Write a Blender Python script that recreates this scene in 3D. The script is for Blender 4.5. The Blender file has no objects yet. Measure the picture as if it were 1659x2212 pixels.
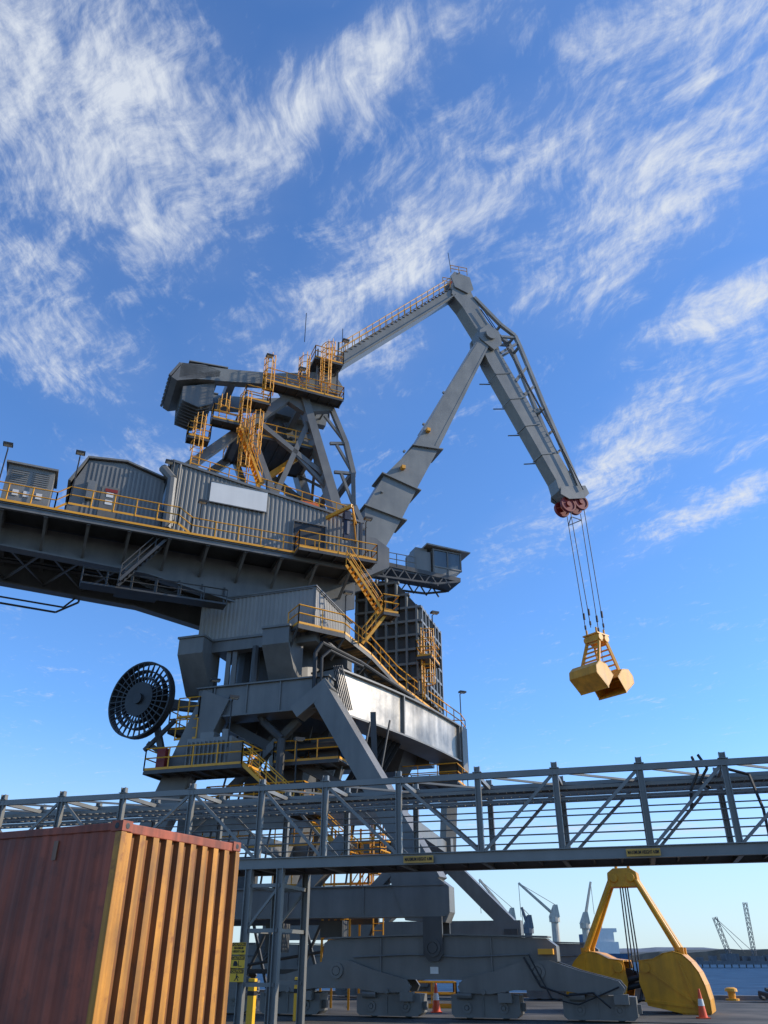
import bpy, bmesh, math, random
from math import sin, cos, pi, radians, sqrt, atan2
from mathutils import Vector, Matrix
random.seed(7)
sc = bpy.context.scene
COL = sc.collection
V = Vector
Z = V((0, 0, 1))

# ------------------------------------------------------------------ materials
def paint(name, col, rough=0.55, var=0.25, rust=0.0, rustcol=(0.12, 0.045, 0.02), streak=0.3, metal=0.0, bump=0.006, scale=1.0, sx=1.1):
    m = bpy.data.materials.new(name); m.use_nodes = True
    nt = m.node_tree; N = nt.nodes; L = nt.links
    b = N['Principled BSDF']; b.inputs['Roughness'].default_value = rough; b.inputs['Metallic'].default_value = metal
    g = N.new('ShaderNodeNewGeometry')
    n1 = N.new('ShaderNodeTexNoise'); n1.inputs['Scale'].default_value = 0.7 * scale; n1.inputs['Detail'].default_value = 9; n1.inputs['Roughness'].default_value = 0.6
    L.new(g.outputs['Position'], n1.inputs['Vector'])
    mp = N.new('ShaderNodeMapping'); mp.inputs['Scale'].default_value = (sx * scale, sx * scale, 0.12 * scale)
    L.new(g.outputs['Position'], mp.inputs['Vector'])
    n2 = N.new('ShaderNodeTexNoise'); n2.inputs['Scale'].default_value = 1.6; n2.inputs['Detail'].default_value = 6
    L.new(mp.outputs[0], n2.inputs['Vector'])
    r1 = N.new('ShaderNodeMapRange'); r1.inputs[1].default_value = 0.3; r1.inputs[2].default_value = 0.7
    r1.inputs[3].default_value = 1 - var; r1.inputs[4].default_value = 1 + var * 0.6
    L.new(n1.outputs[0], r1.inputs[0])
    r2 = N.new('ShaderNodeMapRange'); r2.inputs[1].default_value = 0.35; r2.inputs[2].default_value = 0.75
    r2.inputs[3].default_value = 1 + streak * 0.2; r2.inputs[4].default_value = 1 - streak
    L.new(n2.outputs[0], r2.inputs[0])
    mu = N.new('ShaderNodeMath'); mu.operation = 'MULTIPLY'; L.new(r1.outputs[0], mu.inputs[0]); L.new(r2.outputs[0], mu.inputs[1])
    vm = N.new('ShaderNodeVectorMath'); vm.operation = 'SCALE'; vm.inputs[0].default_value = col; L.new(mu.outputs[0], vm.inputs['Scale'])
    out = vm.outputs[0]
    if rust > 0:
        n3 = N.new('ShaderNodeTexNoise'); n3.inputs['Scale'].default_value = 2.3 * scale; n3.inputs['Detail'].default_value = 10; n3.inputs['Roughness'].default_value = 0.7
        L.new(g.outputs['Position'], n3.inputs['Vector'])
        r3 = N.new('ShaderNodeMapRange'); r3.inputs[1].default_value = 0.72 - rust * 0.3; r3.inputs[2].default_value = 0.84 - rust * 0.2
        L.new(n3.outputs[0], r3.inputs[0])
        mx = N.new('ShaderNodeMix'); mx.data_type = 'RGBA'; mx.inputs['B'].default_value = (*rustcol, 1)
        L.new(r3.outputs[0], mx.inputs['Factor']); L.new(out, mx.inputs['A']); out = mx.outputs['Result']
    L.new(out, b.inputs['Base Color'])
    rr = N.new('ShaderNodeMapRange'); rr.inputs[3].default_value = max(0.05, rough - 0.12); rr.inputs[4].default_value = min(1, rough + 0.15)
    L.new(n1.outputs[0], rr.inputs[0]); L.new(rr.outputs[0], b.inputs['Roughness'])
    if bump > 0:
        bp = N.new('ShaderNodeBump'); bp.inputs['Strength'].default_value = 0.5; bp.inputs['Distance'].default_value = bump
        L.new(n1.outputs[0], bp.inputs['Height']); L.new(bp.outputs[0], b.inputs['Normal'])
    return m

GREY = paint('crane_grey_paint', (0.165, 0.160, 0.145), 0.42, 0.18, 0.06, streak=0.22)
BOOMG = paint('boom_grey_paint', (0.205, 0.205, 0.185), 0.38, 0.14, 0.03, streak=0.15)
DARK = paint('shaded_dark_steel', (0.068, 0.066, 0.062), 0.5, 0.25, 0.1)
CLAD = paint('cladding_grey', (0.210, 0.203, 0.182), 0.45, 0.1, 0.0, streak=0.2, bump=0)
CLAD2 = paint('cladding_light_grey', (0.30, 0.28, 0.245), 0.5, 0.1, 0.0, streak=0.2, bump=0)
GIRD = paint('girder_sun_glint', (0.46, 0.41, 0.34), 0.34, 0.6, 0.4, (0.17, 0.15, 0.13), streak=0.5, scale=0.7, metal=0.5, bump=0.05)  # sun glint on grey steel painted in as a pale, patchy colour
YEL = paint('safety_yellow', (0.78, 0.35, 0.02), 0.5, 0.12, 0.0, streak=0.08, bump=0)
YGRAB = paint('grab_yellow', (0.78, 0.36, 0.025), 0.5, 0.22, 0.2, (0.28, 0.12, 0.03), streak=0.3, scale=1.5)
YGRAB2 = paint('chrome_yellow', (0.76, 0.33, 0.006), 0.42, 0.25, 0.2, (0.28, 0.12, 0.02), streak=0.35, scale=1.5)
BLACK = paint('black_steel', (0.018, 0.018, 0.018), 0.5, 0.2)
REDM = paint('sheave_red', (0.24, 0.018, 0.008), 0.5, 0.25)
ORNG = paint('orange_paint', (0.70, 0.14, 0.02), 0.5, 0.15)
WHITE = paint('white_board', (0.70, 0.68, 0.63), 0.4, 0.05, streak=0.08, bump=0)
GALV = paint('galvanised_grey', (0.195, 0.192, 0.175), 0.40, 0.14, streak=0.12, metal=0.15)
TIMB = paint('walkway_timber', (0.30, 0.19, 0.08), 0.7, 0.35, scale=2)
RUSTR = paint('container_red_oxide', (0.36, 0.078, 0.034), 0.62, 0.5, 0.62, (0.15, 0.042, 0.022), streak=0.6, bump=0.003, scale=1.5, sx=3.5)
OCHRE = paint('container_ochre', (0.52, 0.215, 0.022), 0.55, 0.4, 0.58, (0.24, 0.075, 0.015), streak=0.6, bump=0.003, scale=2.0, sx=3)
OCHRD = paint('container_groove_shade', (0.25, 0.085, 0.012), 0.65, 0.4, 0.5, (0.09, 0.028, 0.010), streak=0.55, bump=0.003, scale=2.0, sx=3)  # shade of the recessed grooves painted into the colour, under rust blotches
CONC = paint('concrete_plinth_grey', (0.25, 0.24, 0.22), 0.85, 0.2)
GLASS = paint('cab_glass', (0.10, 0.13, 0.15), 0.08, 0.05, bump=0)
LAMPM = paint('lamp_glass', (0.8, 0.75, 0.6), 0.2, 0.05, bump=0)
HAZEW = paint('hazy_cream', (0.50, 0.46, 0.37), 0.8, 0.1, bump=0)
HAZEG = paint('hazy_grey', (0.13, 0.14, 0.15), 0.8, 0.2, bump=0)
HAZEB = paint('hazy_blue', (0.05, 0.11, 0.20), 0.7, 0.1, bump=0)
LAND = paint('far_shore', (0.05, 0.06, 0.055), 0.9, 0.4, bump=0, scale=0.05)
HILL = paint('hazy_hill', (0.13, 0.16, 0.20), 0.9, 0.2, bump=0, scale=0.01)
SIGNY = paint('sign_yellow', (0.85, 0.47, 0.02), 0.5, 0.05, bump=0, streak=0.1)
SIGNO = paint('sign_orange_yellow', (0.60, 0.32, 0.05), 0.5, 0.1, bump=0)
INK = paint('sign_black', (0.01, 0.01, 0.01), 0.6, 0.0, bump=0, streak=0)
CONE = paint('cone_orange', (0.85, 0.10, 0.02), 0.5, 0.05, bump=0)

def asphalt():
    m = bpy.data.materials.new('quay_asphalt'); m.use_nodes = True
    nt = m.node_tree; N = nt.nodes; L = nt.links; b = N['Principled BSDF']
    g = N.new('ShaderNodeNewGeometry')
    a = N.new('ShaderNodeTexNoise'); a.inputs['Scale'].default_value = 0.35; a.inputs['Detail'].default_value = 8
    c = N.new('ShaderNodeTexNoise'); c.inputs['Scale'].default_value = 30; c.inputs['Detail'].default_value = 6
    L.new(g.outputs['Position'], a.inputs['Vector']); L.new(g.outputs['Position'], c.inputs['Vector'])
    r = N.new('ShaderNodeValToRGB'); r.color_ramp.elements[0].color = (0.03, 0.028, 0.025, 1); r.color_ramp.elements[1].color = (0.11, 0.10, 0.085, 1)
    r.color_ramp.elements[0].position = 0.35; r.color_ramp.elements[1].position = 0.7
    L.new(a.outputs[0], r.inputs[0]); L.new(r.outputs[0], b.inputs['Base Color']); b.inputs['Roughness'].default_value = 0.85
    bp = N.new('ShaderNodeBump'); bp.inputs['Distance'].default_value = 0.01; L.new(c.outputs[0], bp.inputs['Height']); L.new(bp.outputs[0], b.inputs['Normal'])
    return m
def water_mat():
    m = bpy.data.materials.new('harbour_water'); m.use_nodes = True
    nt = m.node_tree; N = nt.nodes; L = nt.links; N.remove(N['Principled BSDF']); out = N['Material Output']
    d = N.new('ShaderNodeBsdfDiffuse'); gl = N.new('ShaderNodeBsdfGlossy'); mx = N.new('ShaderNodeMixShader'); mx.inputs[0].default_value = 0.07; gl.inputs['Roughness'].default_value = 0.35
    g = N.new('ShaderNodeNewGeometry')
    mp = N.new('ShaderNodeMapping'); mp.inputs['Scale'].default_value = (0.5, 1.8, 1); L.new(g.outputs['Position'], mp.inputs[0])
    a = N.new('ShaderNodeTexNoise'); a.inputs['Scale'].default_value = 0.35; a.inputs['Detail'].default_value = 7; a.inputs['Roughness'].default_value = 0.7
    L.new(mp.outputs[0], a.inputs['Vector'])
    rp = N.new('ShaderNodeValToRGB'); rp.color_ramp.elements[0].position = 0.38; rp.color_ramp.elements[1].position = 0.64
    rp.color_ramp.elements[0].color = (0.012, 0.045, 0.10, 1); rp.color_ramp.elements[1].color = (0.05, 0.12, 0.21, 1); L.new(a.outputs[0], rp.inputs[0]); L.new(rp.outputs[0], d.inputs[0])
    bp = N.new('ShaderNodeBump'); bp.inputs['Distance'].default_value = 1.5; bp.inputs['Strength'].default_value = 0.8
    L.new(a.outputs[0], bp.inputs['Height']); L.new(bp.outputs[0], gl.inputs['Normal'])
    L.new(d.outputs[0], mx.inputs[1]); L.new(gl.outputs[0], mx.inputs[2]); L.new(mx.outputs[0], out.inputs[0])
    return m

# ------------------------------------------------------------------ mesh builder
class G:
    def __init__(s): s.v = []; s.f = []; s.mi = []; s.cur = 0
    def add(s, vs, fs):
        o = len(s.v); s.v += [V(p) for p in vs]
        for f in fs: s.f.append([i + o for i in f]); s.mi.append(s.cur)
        return s
    def prism(s, pts, vec):
        n = len(pts); pts = [V(p) for p in pts]; vec = V(vec)
        fs = [list(range(n))[::-1], [i + n for i in range(n)]] + [[i, (i + 1) % n, (i + 1) % n + n, i + n] for i in range(n)]
        return s.add(pts + [p + vec for p in pts], fs)
    def loft(s, A, B):
        n = len(A)
        fs = [list(range(n))[::-1], [i + n for i in range(n)]] + [[i, (i + 1) % n, (i + 1) % n + n, i + n] for i in range(n)]
        return s.add([V(p) for p in A] + [V(p) for p in B], fs)
    def fr(s, a, b, up=Z):
        d = (b - a).normalized()
        if abs(d.dot(up)) > 0.995: up = V((0, 1, 0)) if abs(up.z) > 0.9 else Z
        x = d.cross(up).normalized(); y = x.cross(d).normalized(); return d, x, y
    def beam(s, a, b, w, h, w2=None, h2=None, up=Z):
        a = V(a); b = V(b); d, x, y = s.fr(a, b, up); w2 = w if w2 is None else w2; h2 = h if h2 is None else h2
        R = lambda c, w, h: [c - x * w / 2 - y * h / 2, c + x * w / 2 - y * h / 2, c + x * w / 2 + y * h / 2, c - x * w / 2 + y * h / 2]
        return s.loft(R(a, w, h), R(b, w2, h2))
    def ibeam(s, a, b, w, h, t=0.03, up=Z):
        a = V(a); b = V(b); d, x, y = s.fr(a, b, up)
        s.beam(a + y * (h / 2 - t / 2), b + y * (h / 2 - t / 2), w, t, up=up); s.beam(a - y * (h / 2 - t / 2), b - y * (h / 2 - t / 2), w, t, up=up)
        return s.beam(a, b, t, h - 2 * t, up=up)
    def cyl(s, a, b, r, r2=None, n=8):
        a = V(a); b = V(b); d, x, y = s.fr(a, b); r2 = r if r2 is None else r2
        R = lambda c, r: [c + (x * cos(2 * pi * i / n) + y * sin(2 * pi * i / n)) * r for i in range(n)]
        return s.loft(R(a, r), R(b, r2))
    def tube(s, pts, r, n=5):
        for a, b in zip(pts[:-1], pts[1:]):
            if (V(b) - V(a)).length > 1e-4: s.cyl(a, b, r, n=n)
        return s
    def annulus(s, c, ax, R0, R1, th, n=36):
        c = V(c); ax = V(ax).normalized(); d, x, y = s.fr(c, c + ax); o = []
        for k in (-th / 2, th / 2):
            for R in (R0, R1):
                o += [c + d * k + (x * cos(2 * pi * i / n) + y * sin(2 * pi * i / n)) * R for i in range(n)]
        fs = []
        for i in range(n):
            j = (i + 1) % n
            fs += [[i, j, n + j, n + i], [2 * n + i, 3 * n + i, 3 * n + j, 2 * n + j], [n + i, n + j, 3 * n + j, 3 * n + i], [i, 2 * n + i, 2 * n + j, j]]
        return s.add(o, fs)
    def box(s, F, a0, a1, b0, b1, c0, c1):
        return s.loft([F(a0, b0, c0), F(a1, b0, c0), F(a1, b1, c0), F(a0, b1, c0)], [F(a0, b0, c1), F(a1, b0, c1), F(a1, b1, c1), F(a0, b1, c1)])
    def rail(s, pts, h=1.1, sp=1.4, r=0.036, kick=True, post=0.06):
        pts = [V(p) for p in pts]
        for a, b in zip(pts[:-1], pts[1:]):
            n = max(1, round((b - a).length / sp))
            for i in range(n + 1):
                p = a.lerp(b, i / n); s.beam(p, p + Z * h, post, post)
            for k in (h, h * 0.55): s.tube([a + Z * k, b + Z * k], r, 5)
            if kick: s.beam(a + Z * 0.06, b + Z * 0.06, 0.02, 0.12)
        return s
    def stairs(s, a, b, wv, rails=True, r=0.03):
        a = V(a); b = V(b); wv = V(wv)
        for o in (V((0, 0, 0)), wv): s.beam(a + o, b + o, 0.04, 0.16)
        n = max(2, int(abs(b.z - a.z) / 0.26)); hd = V((b.x - a.x, b.y - a.y, 0)).normalized() * 0.08
        for i in range(1, n):
            p = a.lerp(b, i / n); s.prism([p - hd, p + hd, p + hd + wv, p - hd + wv], Z * 0.025)
        if rails:
            for o in (V((0, 0, 0)), wv): s.rail([a + o, b + o], 0.95, 1.3, kick=False, r=r, post=0.045)
        return s
    def cage(s, p, z0, z1, face):
        p = V(p); face = V(face).normalized(); side = face.cross(Z).normalized()
        for k in (-0.25, 0.25): s.tube([V((p.x, p.y, z0)) + side * k, V((p.x, p.y, z1 + 1)) + side * k], 0.04)
        z = z0 + 0.3
        while z < z1: q = V((p.x, p.y, z)); s.tube([q - side * 0.25, q + side * 0.25], 0.02, 4); z += 0.3
        arc = lambda z: [V((p.x, p.y, z)) + side * 0.38 * cos(t) + face * 0.75 * sin(t) for t in [pi * i / 8 for i in range(9)]]
        z = z0 + 0.9
        while z <= z1 + 1.01: s.tube(arc(z), 0.032, 4); z += 0.6
        A = arc(z0 + 0.9); Bz = arc(z1 + 1.0)
        for i in (0, 2, 4, 6, 8): s.tube([A[i], Bz[i]], 0.026, 4)
        return s
    def corr(s, p0, u, L, h0, h1, nrm, pitch=0.3, dep=0.04):
        p0 = V(p0); u = V(u).normalized(); nrm = V(nrm).normalized()
        n = max(1, round(L / pitch)); pt = L / n; xs = []
        for i in range(n):
            x = i * pt; xs += [(x, 0), (x + pt * 0.35, 0), (x + pt * 0.5, dep), (x + pt * 0.85, dep)]
        xs.append((L, 0)); vs = []
        for x, o in xs:
            q = p0 + u * x + nrm * o; vs += [q, q + Z * (h0 + (h1 - h0) * x / L)]
        k = len(xs)
        return s.add(vs, [[2 * i, 2 * i + 2, 2 * i + 3, 2 * i + 1] for i in range(k - 1)])

ORI = {}
def obj(name, g, mats, parent=None, label=None, cat=None, group=None, kind=None, bevel=0, smooth=False, recalc=True, origin=None):
    if not isinstance(mats, (list, tuple)): mats = [mats]
    xs = [p.x for p in g.v]; ys = [p.y for p in g.v]; zs = [p.z for p in g.v]
    o = V(origin) if origin is not None else V(((min(xs) + max(xs)) / 2, (min(ys) + max(ys)) / 2, min(zs)))
    me = bpy.data.meshes.new(name); me.from_pydata([p - o for p in g.v], [], g.f)
    for m in mats: me.materials.append(m)
    me.polygons.foreach_set('material_index', g.mi)
    if recalc:
        bm = bmesh.new(); bm.from_mesh(me); bmesh.ops.recalc_face_normals(bm, faces=bm.faces); bm.to_mesh(me); bm.free()
    if smooth: me.polygons.foreach_set('use_smooth', [True] * len(me.polygons))
    ob = bpy.data.objects.new(name, me); COL.objects.link(ob)
    place(ob, o, parent)
    if bevel:
        b = ob.modifiers.new('bevel', 'BEVEL'); b.width = bevel; b.segments = 2; b.limit_method = 'ANGLE'
    for k, v in (('label', label), ('category', cat), ('group', group), ('kind', kind)):
        if v: ob[k] = v
    return ob
def place(ob, o, parent):
    ORI[ob.name] = V(o)
    if parent is not None: ob.parent = parent; ob.location = V(o) - ORI[parent.name]
    else: ob.location = o
def empty(name, o, label, cat, group=None):
    e = bpy.data.objects.new(name, None); COL.objects.link(e); e.empty_display_size = 0.5; place(e, V(o), None)
    e['label'] = label; e['category'] = cat
    if group: e['group'] = group
    return e
def text(name, body, size, origin, xdir, updir, mat, parent, extr=0.004, width=None):
    cu = bpy.data.curves.new(name, 'FONT'); cu.body = body; cu.size = size; cu.extrude = extr; cu.align_x = 'CENTER'; cu.align_y = 'CENTER'; cu.offset = size * 0.015
    t = bpy.data.objects.new(name + '_src', cu); COL.objects.link(t)
    bpy.context.view_layer.update()
    me = bpy.data.meshes.new_from_object(t); w = t.dimensions.x; bpy.data.objects.remove(t)
    ob = bpy.data.objects.new(name, me); me.materials.clear(); me.materials.append(mat); COL.objects.link(ob)
    x = V(xdir).normalized(); y = V(updir).normalized(); z = x.cross(y); k = (width / w) if width else 1
    M = Matrix((x * k, y, z)).transposed().to_4x4()
    me.transform(M)
    place(ob, origin, parent); return ob

# ------------------------------------------------------------------ frames (metres)
C = V((-1.78, 49.3, 0))
ph = radians(22.7); UD = V((cos(ph), sin(ph), 0)); UN = V((sin(ph), -cos(ph), 0))
pp = radians(-18); SD = V((cos(pp), sin(pp), 0)); TD = V((-sin(pp), cos(pp), 0))
def U(r, q, z): return C + UD * r + UN * q + Z * z
def P(s, t, z): return C + SD * s + TD * t + Z * z
pb = radians(-16.2); B0 = V((-4.46, 30.7, 0)); ED = V((cos(pb), sin(pb), 0)); MD = V((-sin(pb), cos(pb), 0))
def B(k, m, z): return B0 + ED * k + MD * m + Z * z
def uprism(g, poly, q0, q1):
    return g.prism([U(r, q0, z) for r, z in poly], UN * (q1 - q0))
def pprism(g, poly, t0, t1):
    return g.prism([P(s, t0, z) for s, z in poly], TD * (t1 - t0))

# ------------------------------------------------------------------ setting
g = G(); g.prism([P(-400, -300, -6), P(400, -300, -6), P(400, 12.5, -6), P(-400, 12.5, -6)], Z * 6)
obj('quay_ground', g, asphalt(), kind='structure')
g = G(); g.add([P(-6000, 12.6, -1.9), P(6000, 12.6, -1.9), P(6000, 9000, -1.9), P(-6000, 9000, -1.9)], [[0, 1, 2, 3]])
obj('water', g, water_mat(), kind='structure')
g = G(); g.prism([P(-400, 12.05, 0.004), P(400, 12.05, 0.004), P(400, 12.5, 0.004), P(-400, 12.5, 0.004)], Z * 0.22)
obj('quay_kerb', g, CONC, kind='structure')
for t in (-9, 9):
    g = G(); g.box(P, -300, 300, t - 0.05, t + 0.05, 0.004, 0.03); obj('crane_rail_track', g, DARK, kind='structure')
g = G(); xs = [-900 + i * 12 for i in range(200)]
prof = [(x, 5 + 3 * sin(x * 0.021) + random.random() * 3.5) for x in xs]
for (x0, h0), (x1, h1) in zip(prof[:-1], prof[1:]):
    g.add([(x0, 900, -2), (x1, 900, -2), (x1, 905, h1), (x0, 905, h0), (x0, 1100, h0), (x1, 1100, h1)], [[0, 1, 2, 3], [3, 2, 5, 4]])
obj('far_shore', g, LAND, kind='structure', recalc=False)
g = G(); xs = [-4000 + i * 80 for i in range(110)]
prof = [(x, 35 + 30 * sin(x * 0.0016 + 1) + 18 * sin(x * 0.005) + random.random() * 6) for x in xs]
for (x0, h0), (x1, h1) in zip(prof[:-1], prof[1:]):
    g.add([(x0, 4200, -2), (x1, 4200, -2), (x1, 4500, max(3, h1)), (x0, 4500, max(3, h0))], [[0, 1, 2, 3]])
obj('hills', g, HILL, kind='structure', recalc=False)

# ------------------------------------------------------------------ CRANE
crane = empty('harbour_crane', P(-1, 0, 0), 'grey level luffing portal crane with yellow railings on the quay', 'crane')
def part(name, g, mats, label=None, parent=None, **k): return obj(name, g, mats, parent or crane, label, **k)

# --- boom
g = G(); uprism(g, [(11.0, 50.3), (4.1, 36.4), (1.6, 33.1), (0.1, 30.0), (0.2, 25.8), (0.9, 25.6), (3.0, 29.8), (4.2, 32.5), (6.1, 36.5), (12.0, 49.9)], -0.85, 0.85)
for (a, b) in (((3.9, 36.35), (6.5, 36.6)), ((1.35, 33.2), (4.5, 32.4)), ((0.0, 30.2), (3.3, 29.6))):
    g.beam(U(a[0], 0, a[1]), U(b[0], 0, b[1]), 2.1, 0.1)
for q in (-0.95, 0.65): uprism(g, [(10.7, 50.4), (11.6, 51.4), (12.7, 50.9), (12.9, 49.6), (12.0, 48.6), (10.7, 49.4)], q, q + 0.3)
for (r0, z0, r1, z1) in ((4.4, 37.4, 10.9, 49.8), (5.9, 36.9, 11.6, 49.3)): g.beam(U(r0, 0.86, z0), U(r1, 0.86, z1), 0.03, 0.05)
for (r, z) in ((3.2, 35.6), (4.9, 38.6), (6.8, 42.3), (1.4, 31.6)): g.cyl(U(r, 0.84, z), U(r, 1.0, z), 0.1, n=8)
g.cyl(U(11.7, -1.2, 50.1), U(11.7, 1.2, 50.1), 0.5, n=16)
part('boom', g, BOOMG)
for r, z in ((2.9, 33.9), (5.1, 37.9)): g = G(); g.box(U, r, r + 0.28, 0.86, 1.2, z, z + 0.28); part('lubrication_box', g, YEL)
# --- fly jib
g = G(); uprism(g, [(8.6, 56.0), (8.3, 54.2), (9.3, 53.0), (10.7, 50.6), (10.9, 49.2), (11.5, 47.4), (17.1, 36.6), (17.3, 35.6), (18.2, 34.9), (19.6, 35.6), (18.8, 37.2), (12.9, 48.7), (12.3, 50.9), (10.4, 54.9), (9.9, 56.2)], -0.6, 0.6)
for k in (0.12, 0.33, 0.55, 0.78):
    r, z = 11.6 + (17.3 - 11.6) * k, 47.6 + (36.4 - 47.6) * k
    g.tube([U(r - 0.9, -0.9, z - 0.35), U(r + 0.2, -0.9, z)], 0.05); g.tube([U(r - 0.9, -0.9, z - 0.35), U(r + 1.6, -0.9, z + 0.4)], 0.06); g.beam(U(r - 0.15, 0, z - 0.1), U(r + 1.35, 0, z + 0.45), 1.34, 0.09)
for q in (-0.75, 0.62): uprism(g, [(8.2, 56.2), (8.6, 56.9), (10.2, 56.8), (10.5, 55.4), (9.9, 54.7), (8.6, 55.0)], q, q + 0.13)
jib = part('fly_jib', g, BOOMG)
for (r, z, q, R) in ((18.1, 34.5, 0.45, 0.62), (18.1, 34.5, -0.45, 0.62), (19.4, 35.0, 0.45, 0.62), (19.4, 35.0, -0.45, 0.62), (9.3, 56.3, 0.3, 0.6), (9.3, 56.3, -0.3, 0.6)):
    g = G(); g.annulus(U(r, q, z), UN, R * 0.35, R, 0.16, 28); g.annulus(U(r, q, z), UN, R * 0.88, R + 0.07, 0.26, 28); g.cyl(U(r, q - 0.2, z), U(r, q + 0.2, z), R * 0.36, n=12)
    part('sheave', g, REDM, parent=jib)
for q in (-0.75, 0.7):
    g = G(); uprism(g, [(17.4, 35.9), (19.9, 36.6), (20.2, 35.9), (19.6, 35.3), (18.1, 34.9), (17.3, 35.2)], q, q + 0.05); part('sheave_cheek', g, BOOMG, parent=jib)
g = G(); S = [(10.6, 54.6), (13.2, 52.2), (14.6, 51.4), (15.0, 50.3), (16.9, 44.0), (18.9, 38.0), (19.4, 36.2)]
for q in (-0.55, 0.55):
    for a, b in zip(S[:-1], S[1:]): g.beam(U(a[0], q, a[1]), U(b[0], q, b[1]), 0.3, 0.32)
    for a, b in (((14.7, 51.2), (12.4, 50.6)), ((14.8, 50.6), (12.9, 48.8)), ((15.6, 48.2), (14.2, 46.0)), ((16.2, 46.2), (14.9, 44.8)), ((16.9, 44), (15.7, 43.2)), ((17.6, 41.8), (16.8, 41)), ((18.2, 40), (17.6, 39.4))): g.beam(U(a[0], q, a[1]), U(b[0], q, b[1]), 0.2, 0.22)
for a in S[1:-1]: g.beam(U(a[0], -0.55, a[1]), U(a[0], 0.55, a[1]), 0.2, 0.2)
part('jib_stay_frame', g, BOOMG)
g = G(); g.tube([U(11, 0.9, 53), U(13.3, 0.9, 49.5), U(17.9, 0.9, 39.7), U(19.5, 0.9, 36.0)], 0.05)
g.tube([U(11.2, 0.75, 53.5), U(13.6, 0.75, 49.6), U(18.1, 0.75, 39.8)], 0.04)
for k in range(22):
    p = U(13.3, 0.9, 49.5).lerp(U(17.9, 0.9, 39.7), k / 21); g.tube([p, p + UD * 0.3 + UN * -0.2 + Z * 0.15], 0.03, 4)
part('jib_cable', g, BLACK)
# --- tie beam with stair rail
g = G(); A = U(-3.0, 0, 42.1); Bq = U(8.7, 0, 54.7); g.beam(A, Bq, 1.0, 0.95, 0.9, 0.8)
g.beam(A - Z * 0.55, Bq - Z * 0.45, 1.2, 0.08)
part('tie_beam', g, BOOMG)
g = G()
for q in (-0.55, 0.55):
    a = U(-2.2, q, 43.5); b = U(8.2, q, 54.9); g.rail([a, b], 1.2, 0.85, 0.04, kick=False)
g.cur = 1
for i in range(30): p = U(-2.2, -0.55, 43.4).lerp(U(8.2, -0.55, 54.8), i / 29); g.beam(p, p + UN * 1.1, 0.22, 0.04)
part('tie_beam_stair', g, [YEL, GREY])
g = G(); g.rail([U(8.2, 0.8, 56.6), U(9.9, 0.8, 56.9)], 0.9, 0.8, kick=False); g.rail([U(8.2, -0.8, 56.6), U(9.9, -0.8, 56.9)], 0.9, 0.8, kick=False)
part('railing', g, YEL)
for a, b in ((U(8.4, 0.5, 57), U(8.2, 0.5, 59.4)), (U(9.8, -0.5, 57), U(9.9, -0.5, 58.6)), (U(-5.0, 0.5, 44), U(-5.0, 0.5, 47)), (U(-2.4, 2, 41), U(-2.4, 2, 45))):
    g = G(); g.tube([a, b], 0.03); part('antenna', g, BLACK)

# --- counterweight lever
g = G()
for q in (-1.6, 1.6):
    uprism(g, [(-14.0, 37.9), (-11.0, 38.3), (-7.5, 39.0), (-3.0, 40.6), (-2.2, 39.4), (-2.4, 37.9), (-4.5, 37.9), (-7.5, 38.0), (-11.0, 37.2), (-14.0, 36.6)], q - 0.3, q + 0.3)
    g.beam(U(-13.5, q, 38.2), U(-10.8, q, 38.45), 0.7, 0.08)
g.box(U, -10.6, -10.1, -1.6, 1.6, 37.3, 38.3); g.box(U, -4.2, -3.4, -1.6, 1.6, 38.2, 39.6)
for q in (-1.7, 1.7): g.beam(U(-3.2, q * 0.9, 39.6), U(-2.6, q * 0.25, 42.4), 0.5, 0.7)
part('counterweight_lever', g, BOOMG)
g = G(); uprism(g, [(-14.5, 36.5), (-13.9, 37.9), (-12.4, 38.2), (-11.3, 38.0), (-11.3, 37.5), (-14.1, 36.3)], -1.9, 1.9)
uprism(g, [(-13.4, 36.3), (-11.7, 37.1), (-11.8, 35.5), (-12.4, 35.0), (-13.3, 35.2)], -1.5, 1.5)
for i in range(9):
    q = -1.5 + i * 0.375; uprism(g, [(-13.62, 36.2), (-11.5, 37.1), (-11.5, 35.35), (-12.4, 34.8), (-13.55, 35.05)], q - 0.05, q + 0.05)
for i in range(9):
    q = -1.8 + i * 0.45; g.beam(U(-14.62, q, 36.6), U(-14.05, q, 37.85), 0.16, 0.26, up=UN)
part('counterweight', g, GREY)

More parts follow.
